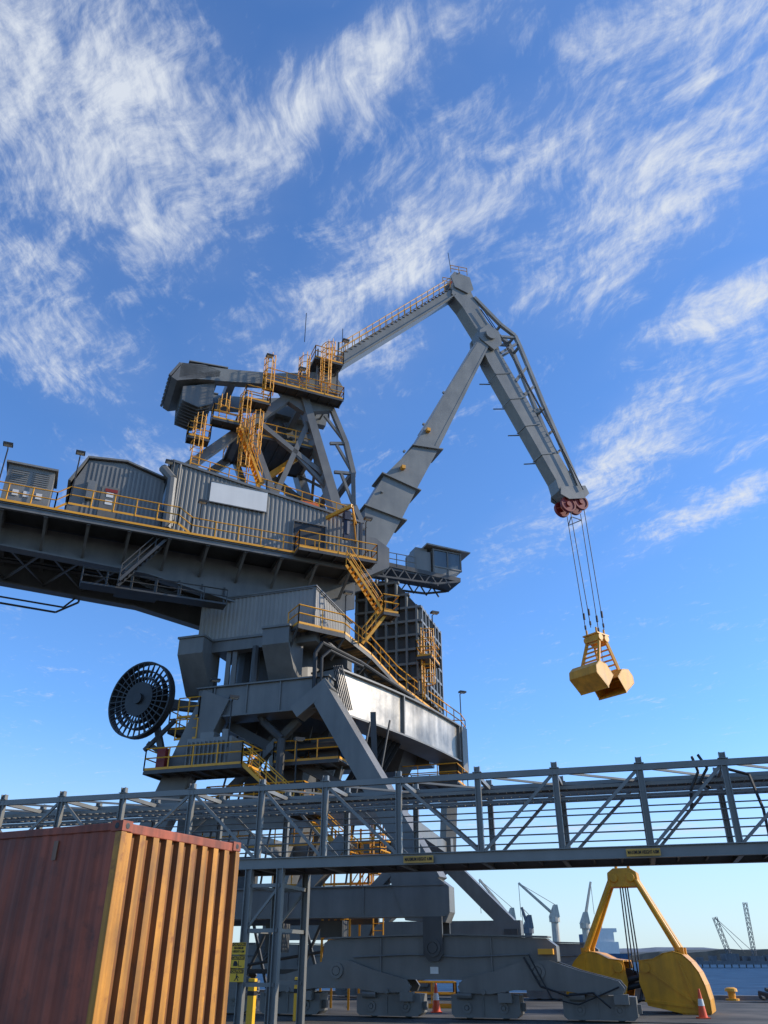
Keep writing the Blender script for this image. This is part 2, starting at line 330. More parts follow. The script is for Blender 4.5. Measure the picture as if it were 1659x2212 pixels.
# --- tower (A-frame)
g = G()
for q in (-2.1, 2.1):
    g.beam(U(-5.4, q, 37.6), U(-1.9, q, 26.6), 0.9, 0.55, 1.0, 0.7)
    g.beam(U(-5.8, q, 37.6), U(-9.4, q, 33.4), 0.6, 0.6); g.beam(U(-9.4, q, 33.4), U(-13.2, q, 28.8), 0.6, 0.55)
    g.beam(U(-8.6, q, 34.4), U(-3.6, q, 31.2), 0.35, 0.35); g.beam(U(-9.0, q, 33.8), U(-6.8, q, 28.6), 0.4, 0.4); g.beam(U(-6.8, q, 28.6), U(-4.8, q, 35.2), 0.35, 0.35)
    g.beam(U(-6.1, q, 32.8), U(-2.9, q, 29.9), 0.25, 0.25)
    L1 = [(-3.2, 37.2), (-1.9, 34.2), (-1.3, 31.8), (-1.2, 29.2), (-0.4, 27.6)]
    for a, b in zip(L1[:-1], L1[1:]): g.beam(U(a[0], q, a[1]), U(b[0], q, b[1]), 0.3, 0.35)
    L2 = [(-3.6, 36.2), (-2.6, 33.9), (-2.2, 31.6), (-1.9, 29.0), (-1.2, 27.3)]
    for a, b in zip(L1[1:], L2[1:]): g.beam(U(a[0], q, a[1]), U(b[0] - 0.5, q, b[1]), 0.2, 0.2)
    for a, b in zip(L1[1:], L2[:-1]): g.beam(U(a[0], q, a[1]), U(b[0], q, b[1]), 0.18, 0.18)
for r, z in ((-5.2, 37.0), (-4.1, 33.4), (-3.0, 30.0), (-9.4, 33.4), (-1.3, 31.8), (-7.2, 36.0)):
    g.beam(U(r, -2.1, z), U(r, 2.1, z), 0.4, 0.4)
for a, b in (((-5.0, 36.6), (-4.1, 33.4)), ((-4.1, 33.4), (-3.0, 30.0)), ((-9.4, 33.4), (-7.2, 36.0))):
    g.beam(U(a[0], -2.1, a[1]), U(b[0], 2.1, b[1]), 0.2, 0.2); g.beam(U(a[0], 2.1, a[1]), U(b[0], -2.1, b[1]), 0.2, 0.2)
for q in (-2.35, 1.9): uprism(g, [(-7.6, 38.0), (-3.0, 38.2), (-3.2, 36.6), (-5.2, 35.9), (-6.6, 36.6)], q, q + 0.45)
for z in (40.2, 38.4):
    g.beam(U(-2.9, 2.2, z), U(-2.9, -1.5, z), 0.12, 0.12)
for q in (2.3, 0.6): g.beam(U(-2.8, q, 37), U(-2.8, q, 43.2), 0.14, 0.14); g.beam(U(-4.4, q, 38), U(-4.4, q, 42), 0.12, 0.12)
g.beam(U(-2.8, 2.3, 38), U(-2.8, 0.6, 40), 0.08, 0.08); g.beam(U(-2.8, 0.6, 40), U(-2.8, 2.3, 42), 0.08, 0.08); g.beam(U(-2.8, 2.3, 38), U(-4.4, 2.3, 40), 0.08, 0.08); g.beam(U(-4.4, 2.3, 40), U(-2.8, 2.3, 42), 0.08, 0.08)
tower = part('tower_frame', g, GREY)
g = G(); g.beam(U(-7.6, 0.5, 30.4), U(-4.6, 0.5, 33.6), 0.3, 0.4); g.beam(U(-7.6, 0.5, 28.6), U(-7.6, 0.5, 30.7), 0.3, 0.3)
part('service_crane_beam', g, YEL)
def platform(F, a0, a1, b0, b1, z, sides='nlrf', mat=None, th=0.08):
    g = G(); g.box(F, a0, a1, b0, b1, z - th, z)
    for i in range(int(abs(a1 - a0) / 0.8) + 1):
        a = a0 + i * 0.8; g.beam(F(a, b0, z - th - 0.06), F(a, b1, z - th - 0.06), 0.06, 0.12)
    for b in (b0, b1): g.beam(F(a0, b, z - 0.12), F(a1, b, z - 0.12), 0.05, 0.14)
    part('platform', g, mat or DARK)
    g = G()
    if 'n' in sides: g.rail([F(a0, b1, z), F(a1, b1, z)])
    if 'f' in sides: g.rail([F(a0, b0, z), F(a1, b0, z)])
    if 'l' in sides: g.rail([F(a0, b0, z), F(a0, b1, z)])
    if 'r' in sides: g.rail([F(a1, b0, z), F(a1, b1, z)])
    part('railing', g, YEL)
platform(U, -8.3, -2.6, 2.4, 3.3, 37.1)
platform(U, -4.8, -2.6, 1.0, 3.0, 40.6)
platform(U, -9.6, -7.9, 2.4, 3.3, 35.2)
platform(U, -11.6, -9.8, 2.5, 3.3, 33.0)
platform(U, -13.0, -11.6, 2.6, 3.3, 31.2)
platform(U, -9.8, -4.2, -2.0, 2.0, 33.3, 'nlr')
for (r, q, z0, z1) in ((-4.0, 3.1, 37.1, 40.6), (-3.2, 1.4, 40.6, 42.6), (-8.1, 3.0, 35.2, 38.3), (-9.5, 2.9, 31.6, 34.6), (-9.2, 2.8, 28.8, 31.6), (-10.9, 2.8, 33.0, 34.0), (-12.3, 2.9, 29.4, 32.0), (-8.6, 3.0, 30.2, 33.2), (-5.6, 3.0, 37.2, 39.2)):
    g = G(); g.cage(U(r, q, 0), z0, z1, UN); part('caged_ladder', g, YEL)
g = G(); g.stairs(U(-8.0, 2.5, 28.9), U(-9.7, 2.5, 32.9), UN * 0.7); part('stair', g, YEL)
g = G(); g.rail([U(-12.6, 3.1, 28.7), U(-7.6, 3.1, 28.1), U(-1.6, 3.1, 27.3)], sp=1.2, kick=False); g.rail([U(-12.6, -3.1, 28.7), U(-1.6, -3.1, 27.3)], sp=1.2, kick=False)
part('railing', g, YEL)
g = G(); g.box(U, -5.2, -3.9, 1.2, 2.8, 27.6, 28.4); part('roof_machinery_box', g, ORNG, 'orange machinery box on the house roof')
g = G(); g.box(U, -7.9, -6.0, 0.6, 2.6, 27.9, 28.6); part('roof_machinery', g, DARK)
g = G(); g.cyl(U(-3.0, 1.6, 27.3), U(-3.0, 1.6, 28.5), 0.4, n=12); g.box(U, -2.9, -1.8, 1, 2.5, 27.2, 28.1); part('roof_ventilator', g, DARK)

# --- machine house
g = G()
g.loft([U(-13.6, 3.45, 23.5), U(-1.2, 3.45, 23.5), U(-1.2, -3.45, 23.5), U(-13.6, -3.45, 23.5)], [U(-13.6, 3.45, 28.85), U(-1.2, 3.45, 27.15), U(-1.2, -3.45, 27.15), U(-13.6, -3.45, 28.85)])
g.cur = 1
g.corr(U(-13.55, 3.47, 23.55), UD, 12.3, 5.3, 3.6, UN, 0.28, 0.045)
g.cur = 2
g.beam(U(-13.7, 3.5, 28.9), U(-1.1, 3.5, 27.2), 0.22, 0.16)
g.beam(U(-1.15, 3.52, 23.5), U(-1.15, 3.52, 27.15), 0.16, 0.16); g.beam(U(-13.62, 3.52, 23.5), U(-13.62, 3.52, 28.8), 0.16, 0.16)
for r in (-1.5, -13.2): g.cyl(U(r, 3.6, 23.6), U(r, 3.6, 27 if r > -5 else 28.7), 0.07)
g.loft([U(-13.8, 3.6, 28.86), U(-1.0, 3.6, 27.16), U(-1.0, -3.6, 27.16), U(-13.8, -3.6, 28.86)], [U(-13.8, 3.6, 28.94), U(-1.0, 3.6, 27.24), U(-1.0, -3.6, 27.24), U(-13.8, -3.6, 28.94)])
house = part('machine_house', g, [GREY, CLAD, GREY])
g = G(); g.box(U, -11.2, -7.6, 3.54, 3.62, 26.55, 27.95); g.cur = 1
g.beam(U(-11.25, 3.62, 27.98), U(-7.55, 3.62, 27.98), 0.06, 0.06); g.beam(U(-11.25, 3.62, 26.52), U(-7.55, 3.62, 26.52), 0.06, 0.06)
part('blank_name_board', g, [WHITE, GREY], 'blank white rectangular board on grey cladding', parent=house)
g = G(); g.box(U, -5.7, -3.7, 3.53, 3.57, 23.6, 26.25); part('doorway', g, BLACK, parent=house)
g = G(); g.beam(U(-5.8, 3.6, 23.6), U(-5.8, 3.6, 26.3), 0.1, 0.12); g.beam(U(-3.6, 3.6, 23.6), U(-3.6, 3.6, 26.3), 0.1, 0.12); g.beam(U(-5.8, 3.6, 26.35), U(-3.6, 3.6, 26.35), 0.1, 0.12); part('door_frame', g, GREY, parent=house)
g = G(); g.beam(U(-3.6, 3.4, 27.05), U(-2.6, 5.6, 27.05), 0.16, 0.24); g.beam(U(-1.5, 3.4, 27.0), U(-2.6, 5.6, 27.05), 0.1, 0.16); g.beam(U(-1.5, 3.5, 25.6), U(-2.5, 5.4, 27), 0.08, 0.1)
part('hoist_beam', g, YEL, parent=house)
g = G(); g.box(U, -2.95, -2.55, 4.8, 5.3, 26.2, 26.8); g.cyl(U(-2.75, 5.05, 25.2), U(-2.75, 5.05, 26.3), 0.2, n=10); g.box(U, -2.95, -2.6, 4.9, 5.2, 24.9, 25.3); part('hoist', g, paint('hoist_navy', (0.02, 0.025, 0.05)), parent=house)
g = G(); poly = [(-19.1, 23.9), (-19.0, 26.2), (-18.4, 27.9), (-16.3, 28.15), (-14.0, 27.5), (-13.75, 23.9)]
uprism(g, poly, -3.0, 3.3); g.cur = 1
n = 18
for i in range(n):
    r = -18.3 + i * (4.5 / n); zt = 27.75 if r < -16.3 else 27.9 - (r + 16.3) * 0.26
    g.box(U, r, r + 0.12, 3.3, 3.34, 24.0, zt)
g.cur = 0; uprism(g, [(-19.15, 26.2), (-18.45, 27.95), (-16.3, 28.2), (-13.9, 27.55), (-13.9, 27.65), (-16.3, 28.32), (-18.5, 28.07), (-19.3, 26.2)], -3.2, 3.5)
g.tube([U(-13.5, 3.9, 24), U(-13.6, 3.9, 27.4), U(-14.2, 3.6, 28.2)], 0.28, 8)
eh = part('electrical_house', g, [GREY, CLAD])
g = G(); g.box(U, -17.4, -16.4, 3.36, 3.42, 24.0, 26.3); part('door', g, paint('door_grey', (0.14, 0.135, 0.12)), parent=eh)
for z in (25.6, 25.1): g = G(); g.box(U, -17.1, -16.7, 3.43, 3.44, z, z + 0.3); part('warning_plate', g, WHITE, parent=eh)
g = G(); g.box(U, -17.2, -16.5, 3.43, 3.44, 25.94, 26.15); part('red_warning_plate', g, REDM, parent=eh)
g = G(); g.box(U, -18.2, -17.8, 3.36, 3.6, 25.2, 26.4); part('wall_vent', g, GALV, parent=eh)
g = G(); g.box(U, -22.4, -20.0, 2.4, 4.2, 23.5, 26.1)
for i in range(8):
    z = 24.9 + i * 0.13; g.box(U, -22.2, -21.3, 4.2, 4.24, z, z + 0.06); g.box(U, -21.1, -20.2, 4.2, 4.24, z, z + 0.06)
g.box(U, -22.55, -19.85, 2.3, 4.4, 26.1, 26.22)
k = part('electrical_kiosk', g, CLAD)
for r in (-21.9, -21.35, -20.7): g = G(); g.box(U, r, r + 0.3, 4.21, 4.25, 24.2, 24.55); part('warning_plate', g, WHITE, parent=k)
# --- slewing platform
g = G()
for q in (-2.6, 2.6):
    uprism(g, [(-24.5, 23.2), (-1.2, 23.2), (-1.2, 21.4), (-3.5, 20.6), (-9, 20.6), (-14, 21.5), (-24.5, 21.9)], q - 0.06, q + 0.06)
    uprism(g, [(-24.5, 21.9), (-14, 21.5), (-9, 20.6), (-3.5, 20.6), (-3.5, 20.5), (-9, 20.5), (-14, 21.4), (-24.5, 21.8)], q - 0.35, q + 0.35)
    r = -24
    while r < -2: g.beam(U(r, q, 21.7), U(r, q, 23.2), 0.35, 0.1, up=UN); r += 2.2
r = -24.3
while r < -1.5:
    g.ibeam(U(r, -4.9, 23.05), U(r, 4.9, 23.05), 0.22, 0.36)
    for q in (-1, 1): g.beam(U(r, q * 4.7, 22.95), U(r, q * 2.7, 21.9), 0.14, 0.16)
    r += 2.2
for q in (4.9, -4.9): g.ibeam(U(-24.5, q, 23.1), U(-1.3, q, 23.1), 0.2, 0.34)
for q in (-1.3, 0, 1.3): g.ibeam(U(-24.5, q, 23.0), U(-1.3, q, 23.0), 0.2, 0.3)
for i in range(10): r = -24 + i * 2.2; g.beam(U(r, -2.5, 22.0), U(r + 2.2, 2.5, 22.0), 0.12, 0.12); g.beam(U(r, 2.5, 22.05), U(r + 2.2, -2.5, 22.05), 0.12, 0.12)
g.box(U, -8.5, -1.8, -2.6, 2.6, 20.6, 21.2)
for q in (-2.2, 1.2): uprism(g, [(-1.2, 23.4), (1.4, 25.0), (1.4, 26.4), (0.4, 27.0), (-1.2, 27.0)], q, q + 1.0)
part('slewing_platform', g, GREY)
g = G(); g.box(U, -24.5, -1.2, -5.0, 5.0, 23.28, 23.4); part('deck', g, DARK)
g = G(); g.beam(U(-24.5, 5.03, 23.38), U(-1.2, 5.03, 23.38), 0.04, 0.12)
g.rail([U(-24.5, 4.9, 23.4), U(-19.6, 4.9, 23.4), U(-19.0, 4.9, 23.9), U(-13.0, 4.9, 23.9), U(-12.2, 4.9, 23.4), U(-1.2, 4.9, 23.4)], sp=1.3); g.rail([U(-1.2, 4.9, 23.4), U(-1.2, 3.6, 23.4)])
part('railing', g, YEL)
platform(U, -6.0, -1.0, 5.0, 5.9, 23.35)
g = G(); g.box(U, -17.5, -9.5, 2.9, 3.8, 19.9, 20.0); r = -17.5
while r <= -9.5: g.beam(U(r, 2.9, 20), U(r, 2.7, 21.4), 0.1, 0.1); g.beam(U(r, 3.8, 20), U(r, 3.8, 20.8), 0.05, 0.05); r += 1.33
g.tube([U(-17.5, 3.8, 20.8), U(-9.5, 3.8, 20.8)], 0.04); g.tube([U(-17.5, 3.8, 20.4), U(-9.5, 3.8, 20.4)], 0.03)
g.tube([U(-24.5, -3.4, 20.9), U(-18.6, -3.4, 20.7), U(-17.4, -3.0, 21.4), U(-17.4, -2.7, 22.4)], 0.07); g.tube([U(-24.5, -2.9, 21.1), U(-18.2, -2.9, 20.9), U(-17.6, -2.8, 21.6)], 0.06)
for q in (-0.8, 0.8): g.tube([U(-24.5, q, 22.5), U(-9, q, 22.3)], 0.12)
g.tube([U(-24.5, 1.8, 22.2), U(-16, 1.8, 22.0), U(-14, 2.2, 21.0), U(-10, 2.2, 20.4)], 0.1)
g.box(U, -15.5, -13.0, -1.5, 0.5, 21.5, 22.6); g.stairs(U(-13.2, 3.9, 23.3), U(-15.6, 3.9, 20.0), UN * 0.8)
part('underside_walkway', g, DARK)
g = G(); cc = U(-5.2, 0, 0); g.cyl(cc + Z * 19.6, cc + Z * 20.6, 3.6, n=40); g.cyl(cc + Z * 18.6, cc + Z * 19.6, 3.2, n=40); g.cyl(cc + Z * 15.4, cc + Z * 18.6, 3.0, 2.8, n=40)
for i in range(40):
    a = 2 * pi * i / 40; p = cc + V((cos(a), sin(a), 0)) * 3.62; g.beam(p + Z * 19.7, p + Z * 20.5, 0.12, 0.12)
part('slewing_ring', g, DARK)
# --- operator cab on outrigger
g = G(); g.box(U, 1.0, 9.6, -5.0, -3.0, 27.5, 27.7)
for q in (-5.0, -3.0):
    g.beam(U(0.5, q, 28.0), U(9.6, q, 27.65), 0.14, 0.34); g.beam(U(0.2, q, 26.7), U(7.5, q, 27.0), 0.14, 0.14); g.beam(U(7.5, q, 27.0), U(9.4, q, 27.5), 0.14, 0.14)
    for i in range(7): r = 1 + i * 1.1; g.beam(U(r, q, 26.85), U(r + 0.55, q, 27.7), 0.09, 0.09); g.beam(U(r + 0.55, q, 27.7), U(r + 1.1, q, 26.9), 0.09, 0.09)
g.beam(U(-1.0, -3, 25.5), U(2.0, -4, 27.4), 0.5, 0.6)
part('cab_outrigger', g, DARK)
g = G(); g.rail([U(1.0, -2.95, 27.8), U(5.8, -2.95, 27.8)], sp=0.8); part('railing', g, GALV, 'grey railing on the cab walkway')
g = G(); g.box(U, 5.8, 7.2, -4.9, -3.2, 27.8, 29.7)
uprism(g, [(7.3, 27.8), (9.2, 27.8), (9.8, 28.5), (9.8, 30.0), (7.3, 30.1)], -4.95, -4.85); g.box(U, 7.3, 7.42, -4.9, -3.1, 27.8, 30.0); g.box(U, 7.3, 9.4, -4.9, -3.1, 27.75, 27.9)
for r in (7.38, 8.6, 9.75): g.beam(U(r, -3.05, 27.8 if r < 9 else 28.4), U(r, -3.05, 30.0), 0.1, 0.1); g.beam(U(r, -4.9, 28.2), U(r, -4.9, 30.0), 0.1, 0.1)
for z in (28.5, 29.95): g.beam(U(7.3, -3.05, z), U(9.8, -3.05, z), 0.1, 0.1); g.beam(U(9.75, -3.05, z), U(9.75, -4.9, z), 0.1, 0.1)
uprism(g, [(7.3, 27.8), (9.2, 27.8), (9.75, 28.5), (7.3, 28.5)], -3.12, -3.05)
g.box(U, 6.0, 7.0, -4.5, -3.4, 29.7, 30.05)
cab = part('operator_cab', g, CLAD)
for r0, r1 in ((7.45, 8.54), (8.66, 9.7)):
    g = G(); g.box(U, r0, r1, -3.1, -3.07, 28.56, 29.9); part('window', g, GLASS, parent=cab)
g = G(); g.box(U, 9.73, 9.76, -4.8, -3.1, 28.56, 29.9); part('window', g, GLASS, parent=cab)
g = G(); uprism(g, [(6.7, 30.12), (10.5, 30.05), (10.5, 30.15), (6.7, 30.25)], -5.15, -2.75); part('roof', g, CLAD2, parent=cab)

# --- portal
def corrbox(g, s0, s1, t0, t1, z0, z1):
    g.cur = 0; g.box(P, s0, s1, t0, t1, z0, z1); g.cur = 1
    g.corr(P(s0, t0 - 0.01, z0 + 0.02), SD, s1 - s0, z1 - z0 - 0.05, z1 - z0 - 0.05, -TD, 0.26, 0.04)
    g.corr(P(s1 + 0.01, t0, z0 + 0.02), TD, t1 - t0, z1 - z0 - 0.05, z1 - z0 - 0.05, SD, 0.26, 0.04)
    g.cur = 2
    for a, b in ((P(s0, t0 - 0.03, z1), P(s1, t0 - 0.03, z1)), (P(s1 + 0.03, t0, z1), P(s1 + 0.03, t1, z1)), (P(s1, t0, z0), P(s1, t0, z1)), (P(s0, t0 - 0.03, z0), P(s1, t0 - 0.03, z0))): g.beam(a, b, 0.14, 0.14)
g = G(); corrbox(g, -7.0, 0.3, -8.0, -2.2, 18.2, 20.75); g.box(P, -7.15, 0.45, -8.15, -2.0, 20.76, 20.84)
part('switchgear_house', g, [GREY, CLAD2, GREY])
g = G()
g.box(P, -7.1, 0.5, -8.0, -7.4, 17.5, 18.2); g.box(P, -7.1, 0.5, -3.0, -2.2, 17.5, 18.2)
for s0, s1 in ((-7.6, -6.0), (-2.3, -0.7)):
    g.prism([P(s0, -9.0, 18.2), P(s0, -7.0, 18.2), P(s0, -7.0, 15.1), P(s0, -7.6, 15.2), P(s0, -9.0, 17.2)], SD * (s1 - s0))
    g.prism([P(s0 - 0.06, -9.1, 18.26), P(s0 - 0.06, -7.0, 18.26), P(s0 - 0.06, -7.0, 18.14), P(s0 - 0.06, -9.1, 18.14)], SD * (s1 - s0 + 0.12))
for s in (-5.0, -4.6, -3.2): g.beam(P(s, -7.7, 15.3), P(s, -7.7, 17.6), 0.25, 0.25)
part('house_support', g, GREY)
g = G()
g.box(P, -6.4, 1.4, -8.2, -7.0, 13.7, 15.3); g.box(P, -6.5, 1.5, -8.35, -6.85, 15.3, 15.38); g.box(P, -6.5, 1.5, -8.35, -6.85, 13.6, 13.68)
g.box(P, -6.0, 3.0, 6.4, 7.8, 13.5, 15.5); g.box(P, -6.4, -5.0, -7.0, 7, 13.6, 15.3)
for s in (-5.4, -3.4, -1.4): g.box(P, s, s + 0.08, -8.28, -8.2, 13.7, 15.3)
g.box(P, -5.4, 1.0, -3.5, -2.4, 13.2, 15.2)
part('portal_beam', g, GREY)
G0 = V((1.2, -7.2)); G1 = V((4.75, 7.2)); gd = (G1 - G0).normalized(); gn = V((gd.y, -gd.x))
gl = (G1 - G0).length
def GF(a, b, z):
    bow = 0.45 * sin(pi * min(max(a / gl, 0), 1))     # the girder bows outwards in plan
    p = G0 + gd * a + gn * (b + bow); return P(p.x, p.y, z)
g = G(); nseg = 12
def gseg(b0, b1, z0, z1):
    for i in range(nseg):
        a0, a1 = gl * i / nseg, gl * (i + 1) / nseg
        for f in ([GF(a0, b1, z0), GF(a1, b1, z0), GF(a1, b1, z1), GF(a0, b1, z1)], [GF(a0, b0, z0), GF(a1, b0, z0), GF(a1, b0, z1), GF(a0, b0, z1)],
                  [GF(a0, b0, z0), GF(a1, b0, z0), GF(a1, b1, z0), GF(a0, b1, z0)], [GF(a0, b0, z1), GF(a1, b0, z1), GF(a1, b1, z1), GF(a0, b1, z1)]): g.add(f, [[0, 1, 2, 3]])
gseg(-1.3, 0.2, 13.7, 16.0); g.cur = 1
gseg(-1.45, 0.42, 16.0, 16.1); gseg(-1.45, 0.42, 13.6, 13.7)
for a in (0.0, gl * 0.43, gl * 0.98): g.box(GF, a, a + 0.1, 0.2, 0.4, 13.7, 16.0)
g.box(GF, -0.02, 0.0, -1.3, 0.2, 13.7, 16.0)
g.box(GF, gl - 0.1, gl + 0.7, -1.4, 0.5, 13.0, 16.0)
part('main_girder', g, [GIRD, GREY], 'steel box girder with sun glint painted in pale')
g = G(); g.beam(P(1.0, -8.2, 14.6), P(7.1, -8.9, 5.0), 1.0, 1.1, 0.95, 1.1); g.beam(P(-0.3, -8.2, 13.4), P(1.6, -8.2, 14.8), 1.0, 0.7)
pprism(g, [(5.6, 6.3), (6.9, 5.6), (7.9, 4.9), (7.9, 3.9), (7.7, 3.5), (5.9, 3.6), (5.2, 5.2)], -9.4, -8.42)
part('portal_leg', g, GREY)
g = G(); g.beam(P(-5.2, -8.0, 14.8), P(-9.0, -8.9, 4.8), 1.2, 1.6, 1.0, 1.2); part('portal_leg', g, GREY)
g = G(); g.beam(P(4.0, 8.2, 13.6), P(3.4, 8.8, 7.4), 0.8, 0.8); g.beam(P(3.2, 9, 7.8), P(7.6, 9, 3.6), 1.0, 0.9); g.beam(P(3.4, 8.9, 7.6), P(-1, 8.9, 4.4), 0.8, 0.8); part('portal_leg', g, GREY)
g = G(); g.beam(P(-5.6, 8.0, 14.0), P(-9.0, 9, 4.0), 1.2, 1.2); part('portal_leg', g, GREY)
g = G(); g.box(P, -9.5, 7.6, -9.35, -8.35, 3.8, 4.95); g.box(P, -9.6, 7.7, -9.45, -8.25, 4.95, 5.02); g.box(P, -9.6, 7.7, -9.45, -8.25, 3.73, 3.8)
g.beam(P(0.7, -8.9, 4.7), P(2.9, -8.9, 7.0), 0.8, 0.7); g.beam(P(5.6, -8.9, 6.0), P(4.3, -8.9, 4.8), 0.8, 0.4)
for s in (-4, 0.2, 3.9): g.box(P, s, s + 0.08, -9.4, -9.35, 3.8, 4.95)
part('sill_beam', g, GREY)
g = G(); g.box(P, -9.5, 8.0, 8.4, 9.4, 3.2, 4.2); part('sill_beam', g, GREY)
g = G(); g.box(P, -7.5, 5.2, -7.0, -6.3, 8.0, 9.1); g.box(P, -7.5, 4.0, 7.5, 8.2, 8.0, 9.0); g.beam(P(-7.4, -6.5, 8.5), P(-7.4, 8, 8.5), 0.6, 0.9)
g.beam(P(4.6, -6.5, 8.4), P(3.4, 8.5, 8.4), 0.5, 0.7); g.beam(P(-7, -6.4, 8.2), P(-1, -6.4, 13.6), 0.4, 0.4)
part('tie_frame', g, GREY)
# hopper with grid of ribs
g = G(); hp = [(-0.8, 25.6), (1.9, 25.4), (3.6, 23.2), (3.6, 16.9), (-0.8, 16.9)]; T0, T1 = 2.2, 7.4
g.prism([P(s, T0, z) for s, z in hp], TD * (T1 - T0))
g.loft([P(-0.8, T0, 16.9), P(3.6, T0, 16.9), P(3.6, T1, 16.9), P(-0.8, T1, 16.9)], [P(0.2, T0 + 1.5, 12.6), P(1.6, T0 + 1.5, 12.6), P(1.6, T1 - 1.5, 12.6), P(0.2, T1 - 1.5, 12.6)])
g.cur = 1
for i in range(9):
    z = 17.0 + i * 1.0; smax = 3.6 if z < 23.2 else 3.6 - (z - 23.2) / 2.2 * 1.7
    g.box(P, -0.9, smax + 0.1, T0 - 0.3, T0, z, z + 0.16)
    if z < 23.3: g.box(P, 3.6, 3.9, T0 - 0.28, T1, z, z + 0.16)
for i in range(7):
    s = -0.8 + i * 0.73; zt = 25.5 if s < 1.9 else 25.4 - (s - 1.9) * 1.29; g.box(P, s - 0.07, s + 0.07, T0 - 0.33, T0, 16.9, zt)
for i in range(7): t = T0 + 0.05 + i * 0.85; g.box(P, 3.6, 3.92, t - 0.07, t + 0.07, 16.9, 23.2)
part('hopper', g, [DARK, BOOMG])
# outer walkway
W = [V((-4.9, 40.9, 18.15)), V((-2.5, 42.3, 18.1)), V((-1.1, 44.4, 17.6)), V((0.5, 47.7, 16.9)), V((2.7, 51.8, 16.5)), V((5.2, 57.0, 16.4)), V((5.6, 58.4, 16.4))]
g = G(); gy = G(); wd = 1.1; g2 = G(); Wi = []
for i, p in enumerate(W):
    d = (W[min(i + 1, len(W) - 1)] - W[max(i - 1, 0)]); d.z = 0; d.normalize(); W[i] = p + V((d.y, -d.x, 0)) * 0.4; Wi.append(W[i] + V((-d.y, d.x, 0)) * wd)
for i in range(len(W) - 1):
    a, b, c_, d_ = W[i], W[i + 1], Wi[i + 1], Wi[i]
    n = max(2, int((b - a).length / 0.3))
    for j in range(n):
        p = a.lerp(b, j / n); q = d_.lerp(c_, j / n); p2 = a.lerp(b, (j + 0.8) / n); q2 = d_.lerp(c_, (j + 0.8) / n); g.prism([p, p2, q2, q], Z * -0.06)
    gy.rail([a, b], sp=1.3, r=0.042)
    n = max(2, int((b - a).length / 0.9))
    for j in range(n): p = a.lerp(b, j / n); q = d_.lerp(c_, j / n); g2.beam(p - Z * 0.16, q - Z * 0.16, 0.08, 0.16)
    g2.beam(a - Z * 0.16, b - Z * 0.16, 0.05, 0.24); g2.beam(d_ - Z * 0.16, c_ - Z * 0.16, 0.05, 0.24)
    g2.beam(a - Z * 0.2, d_ - Z * 1.3, 0.1, 0.1)
gy.rail([W[0], Wi[0] + (Wi[0] - W[0]) * 0.3]); gy.rail([W[-1], Wi[-1]])
part('walkway_deck', g, TIMB); part('railing', gy, YEL); part('walkway_frame', g2, DARK)
g = G(); g.tube([P(0.7, -8.4, 13.9), P(0.7, -8.5, 16.6), P(1.0, -8.3, 17.2), P(2.2, -5.5, 16.9), P(3.8, 0, 16.2)], 0.12, 8); g.tube([P(1.1, -8.4, 13.9), P(1.1, -8.5, 16.3), P(1.4, -8.1, 16.8), P(2.4, -5.5, 16.6)], 0.08, 8)
for i in range(6): g.tube([P(1.5 + i * 0.1, -7.8, 16.0), P(2.0 + i * 0.1, -7.4, 13.6)], 0.04)
for i in range(6): g.beam(GF(5.2 + i * 0.5, -0.8, 13.6), GF(4.4 + i * 0.5, -2.6, 10.4), 0.06, 0.3)
part('cable_conduit', g, BLACK)
for a, b in ((U(-3.0, 5.9, 22.7), U(-0.9, 6.0, 19.8)), (U(-0.7, 5.9, 19.6), U(-1.9, 5.9, 17.9))):
    g = G(); g.stairs(a, b, UN * 0.6, r=0.026); part('stair', g, YEL)
platform(U, -0.9, 0.1, 5.7, 6.7, 19.75)
platform(P, 3.9, 4.9, 0.5, 2.6, 19.0)
g = G(); g.cage(P(4.2, 1.0, 0), 16.4, 20.0, SD); part('caged_ladder', g, YEL)
platform(P, 1.5, 5.4, 4.2, 7.2, 11.9)
platform(P, -7.9, -2.3, -10.2, -8.0, 10.6)
platform(P, -2.2, 1.6, -6.8, -5.0, 11.3)
platform(P, -8.6, -6.8, -7.4, -5.2, 13.4)
platform(P, -5.6, 0.0, -7.6, -6.0, 9.0)
g = G(); g.stairs(P(-2.3, -10.1, 10.6), P(0.6, -10.1, 8.2), TD * 0.8); part('stair', g, YEL)
g = G(); g.stairs(P(0.6, -9.0, 8.2), P(3.2, -8.2, 6.0), TD * 0.8); part('stair', g, YEL)
platform(P, 0.4, 1.6, -10.2, -8.6, 8.2)
platform(P, 2.8, 4.4, -8.4, -6.8, 6.0)
g = G(); g.box(P, -5.9, -3.3, -9.6, -8.4, 10.6, 12.2); g.box(P, -5.4, -4.6, -9.2, -8.5, 12.2, 12.6); g.cyl(P(-4.0, -9, 12.2), P(-4.0, -9, 12.7), 0.2)
for i in range(10): g.box(P, -5.8 + i * 0.25, -5.74 + i * 0.25, -9.75, -9.6, 10.8, 12.0)
part('transformer', g, CLAD)
g = G(); g.box(P, -7.5, -7.0, -9.8, -9.4, 10.7, 11.8); part('fire_hose_box', g, REDM, 'red fire hose box on the platform')
g = G(); g.cyl(P(-2.5, -2, 9.5), P(-2.5, -2, 13.5), 1.4, 2.4, n=20); g.box(P, -4.5, -1.0, -5.5, -3.6, 9.4, 11.2); g.cyl(P(-5.5, -6, 12.2), P(1.5, -6, 12.2), 0.22, n=10)
g.tube([P(-3.2, -7.9, 17.6), P(-3.2, -7.9, 14.6), P(-2.6, -7.5, 13.4), P(-1.5, -7.4, 12.4), P(-1.5, -7.4, 10)], 0.22, 8); g.box(P, -0.6, 1.2, -5.5, -4.2, 11.4, 12.8)
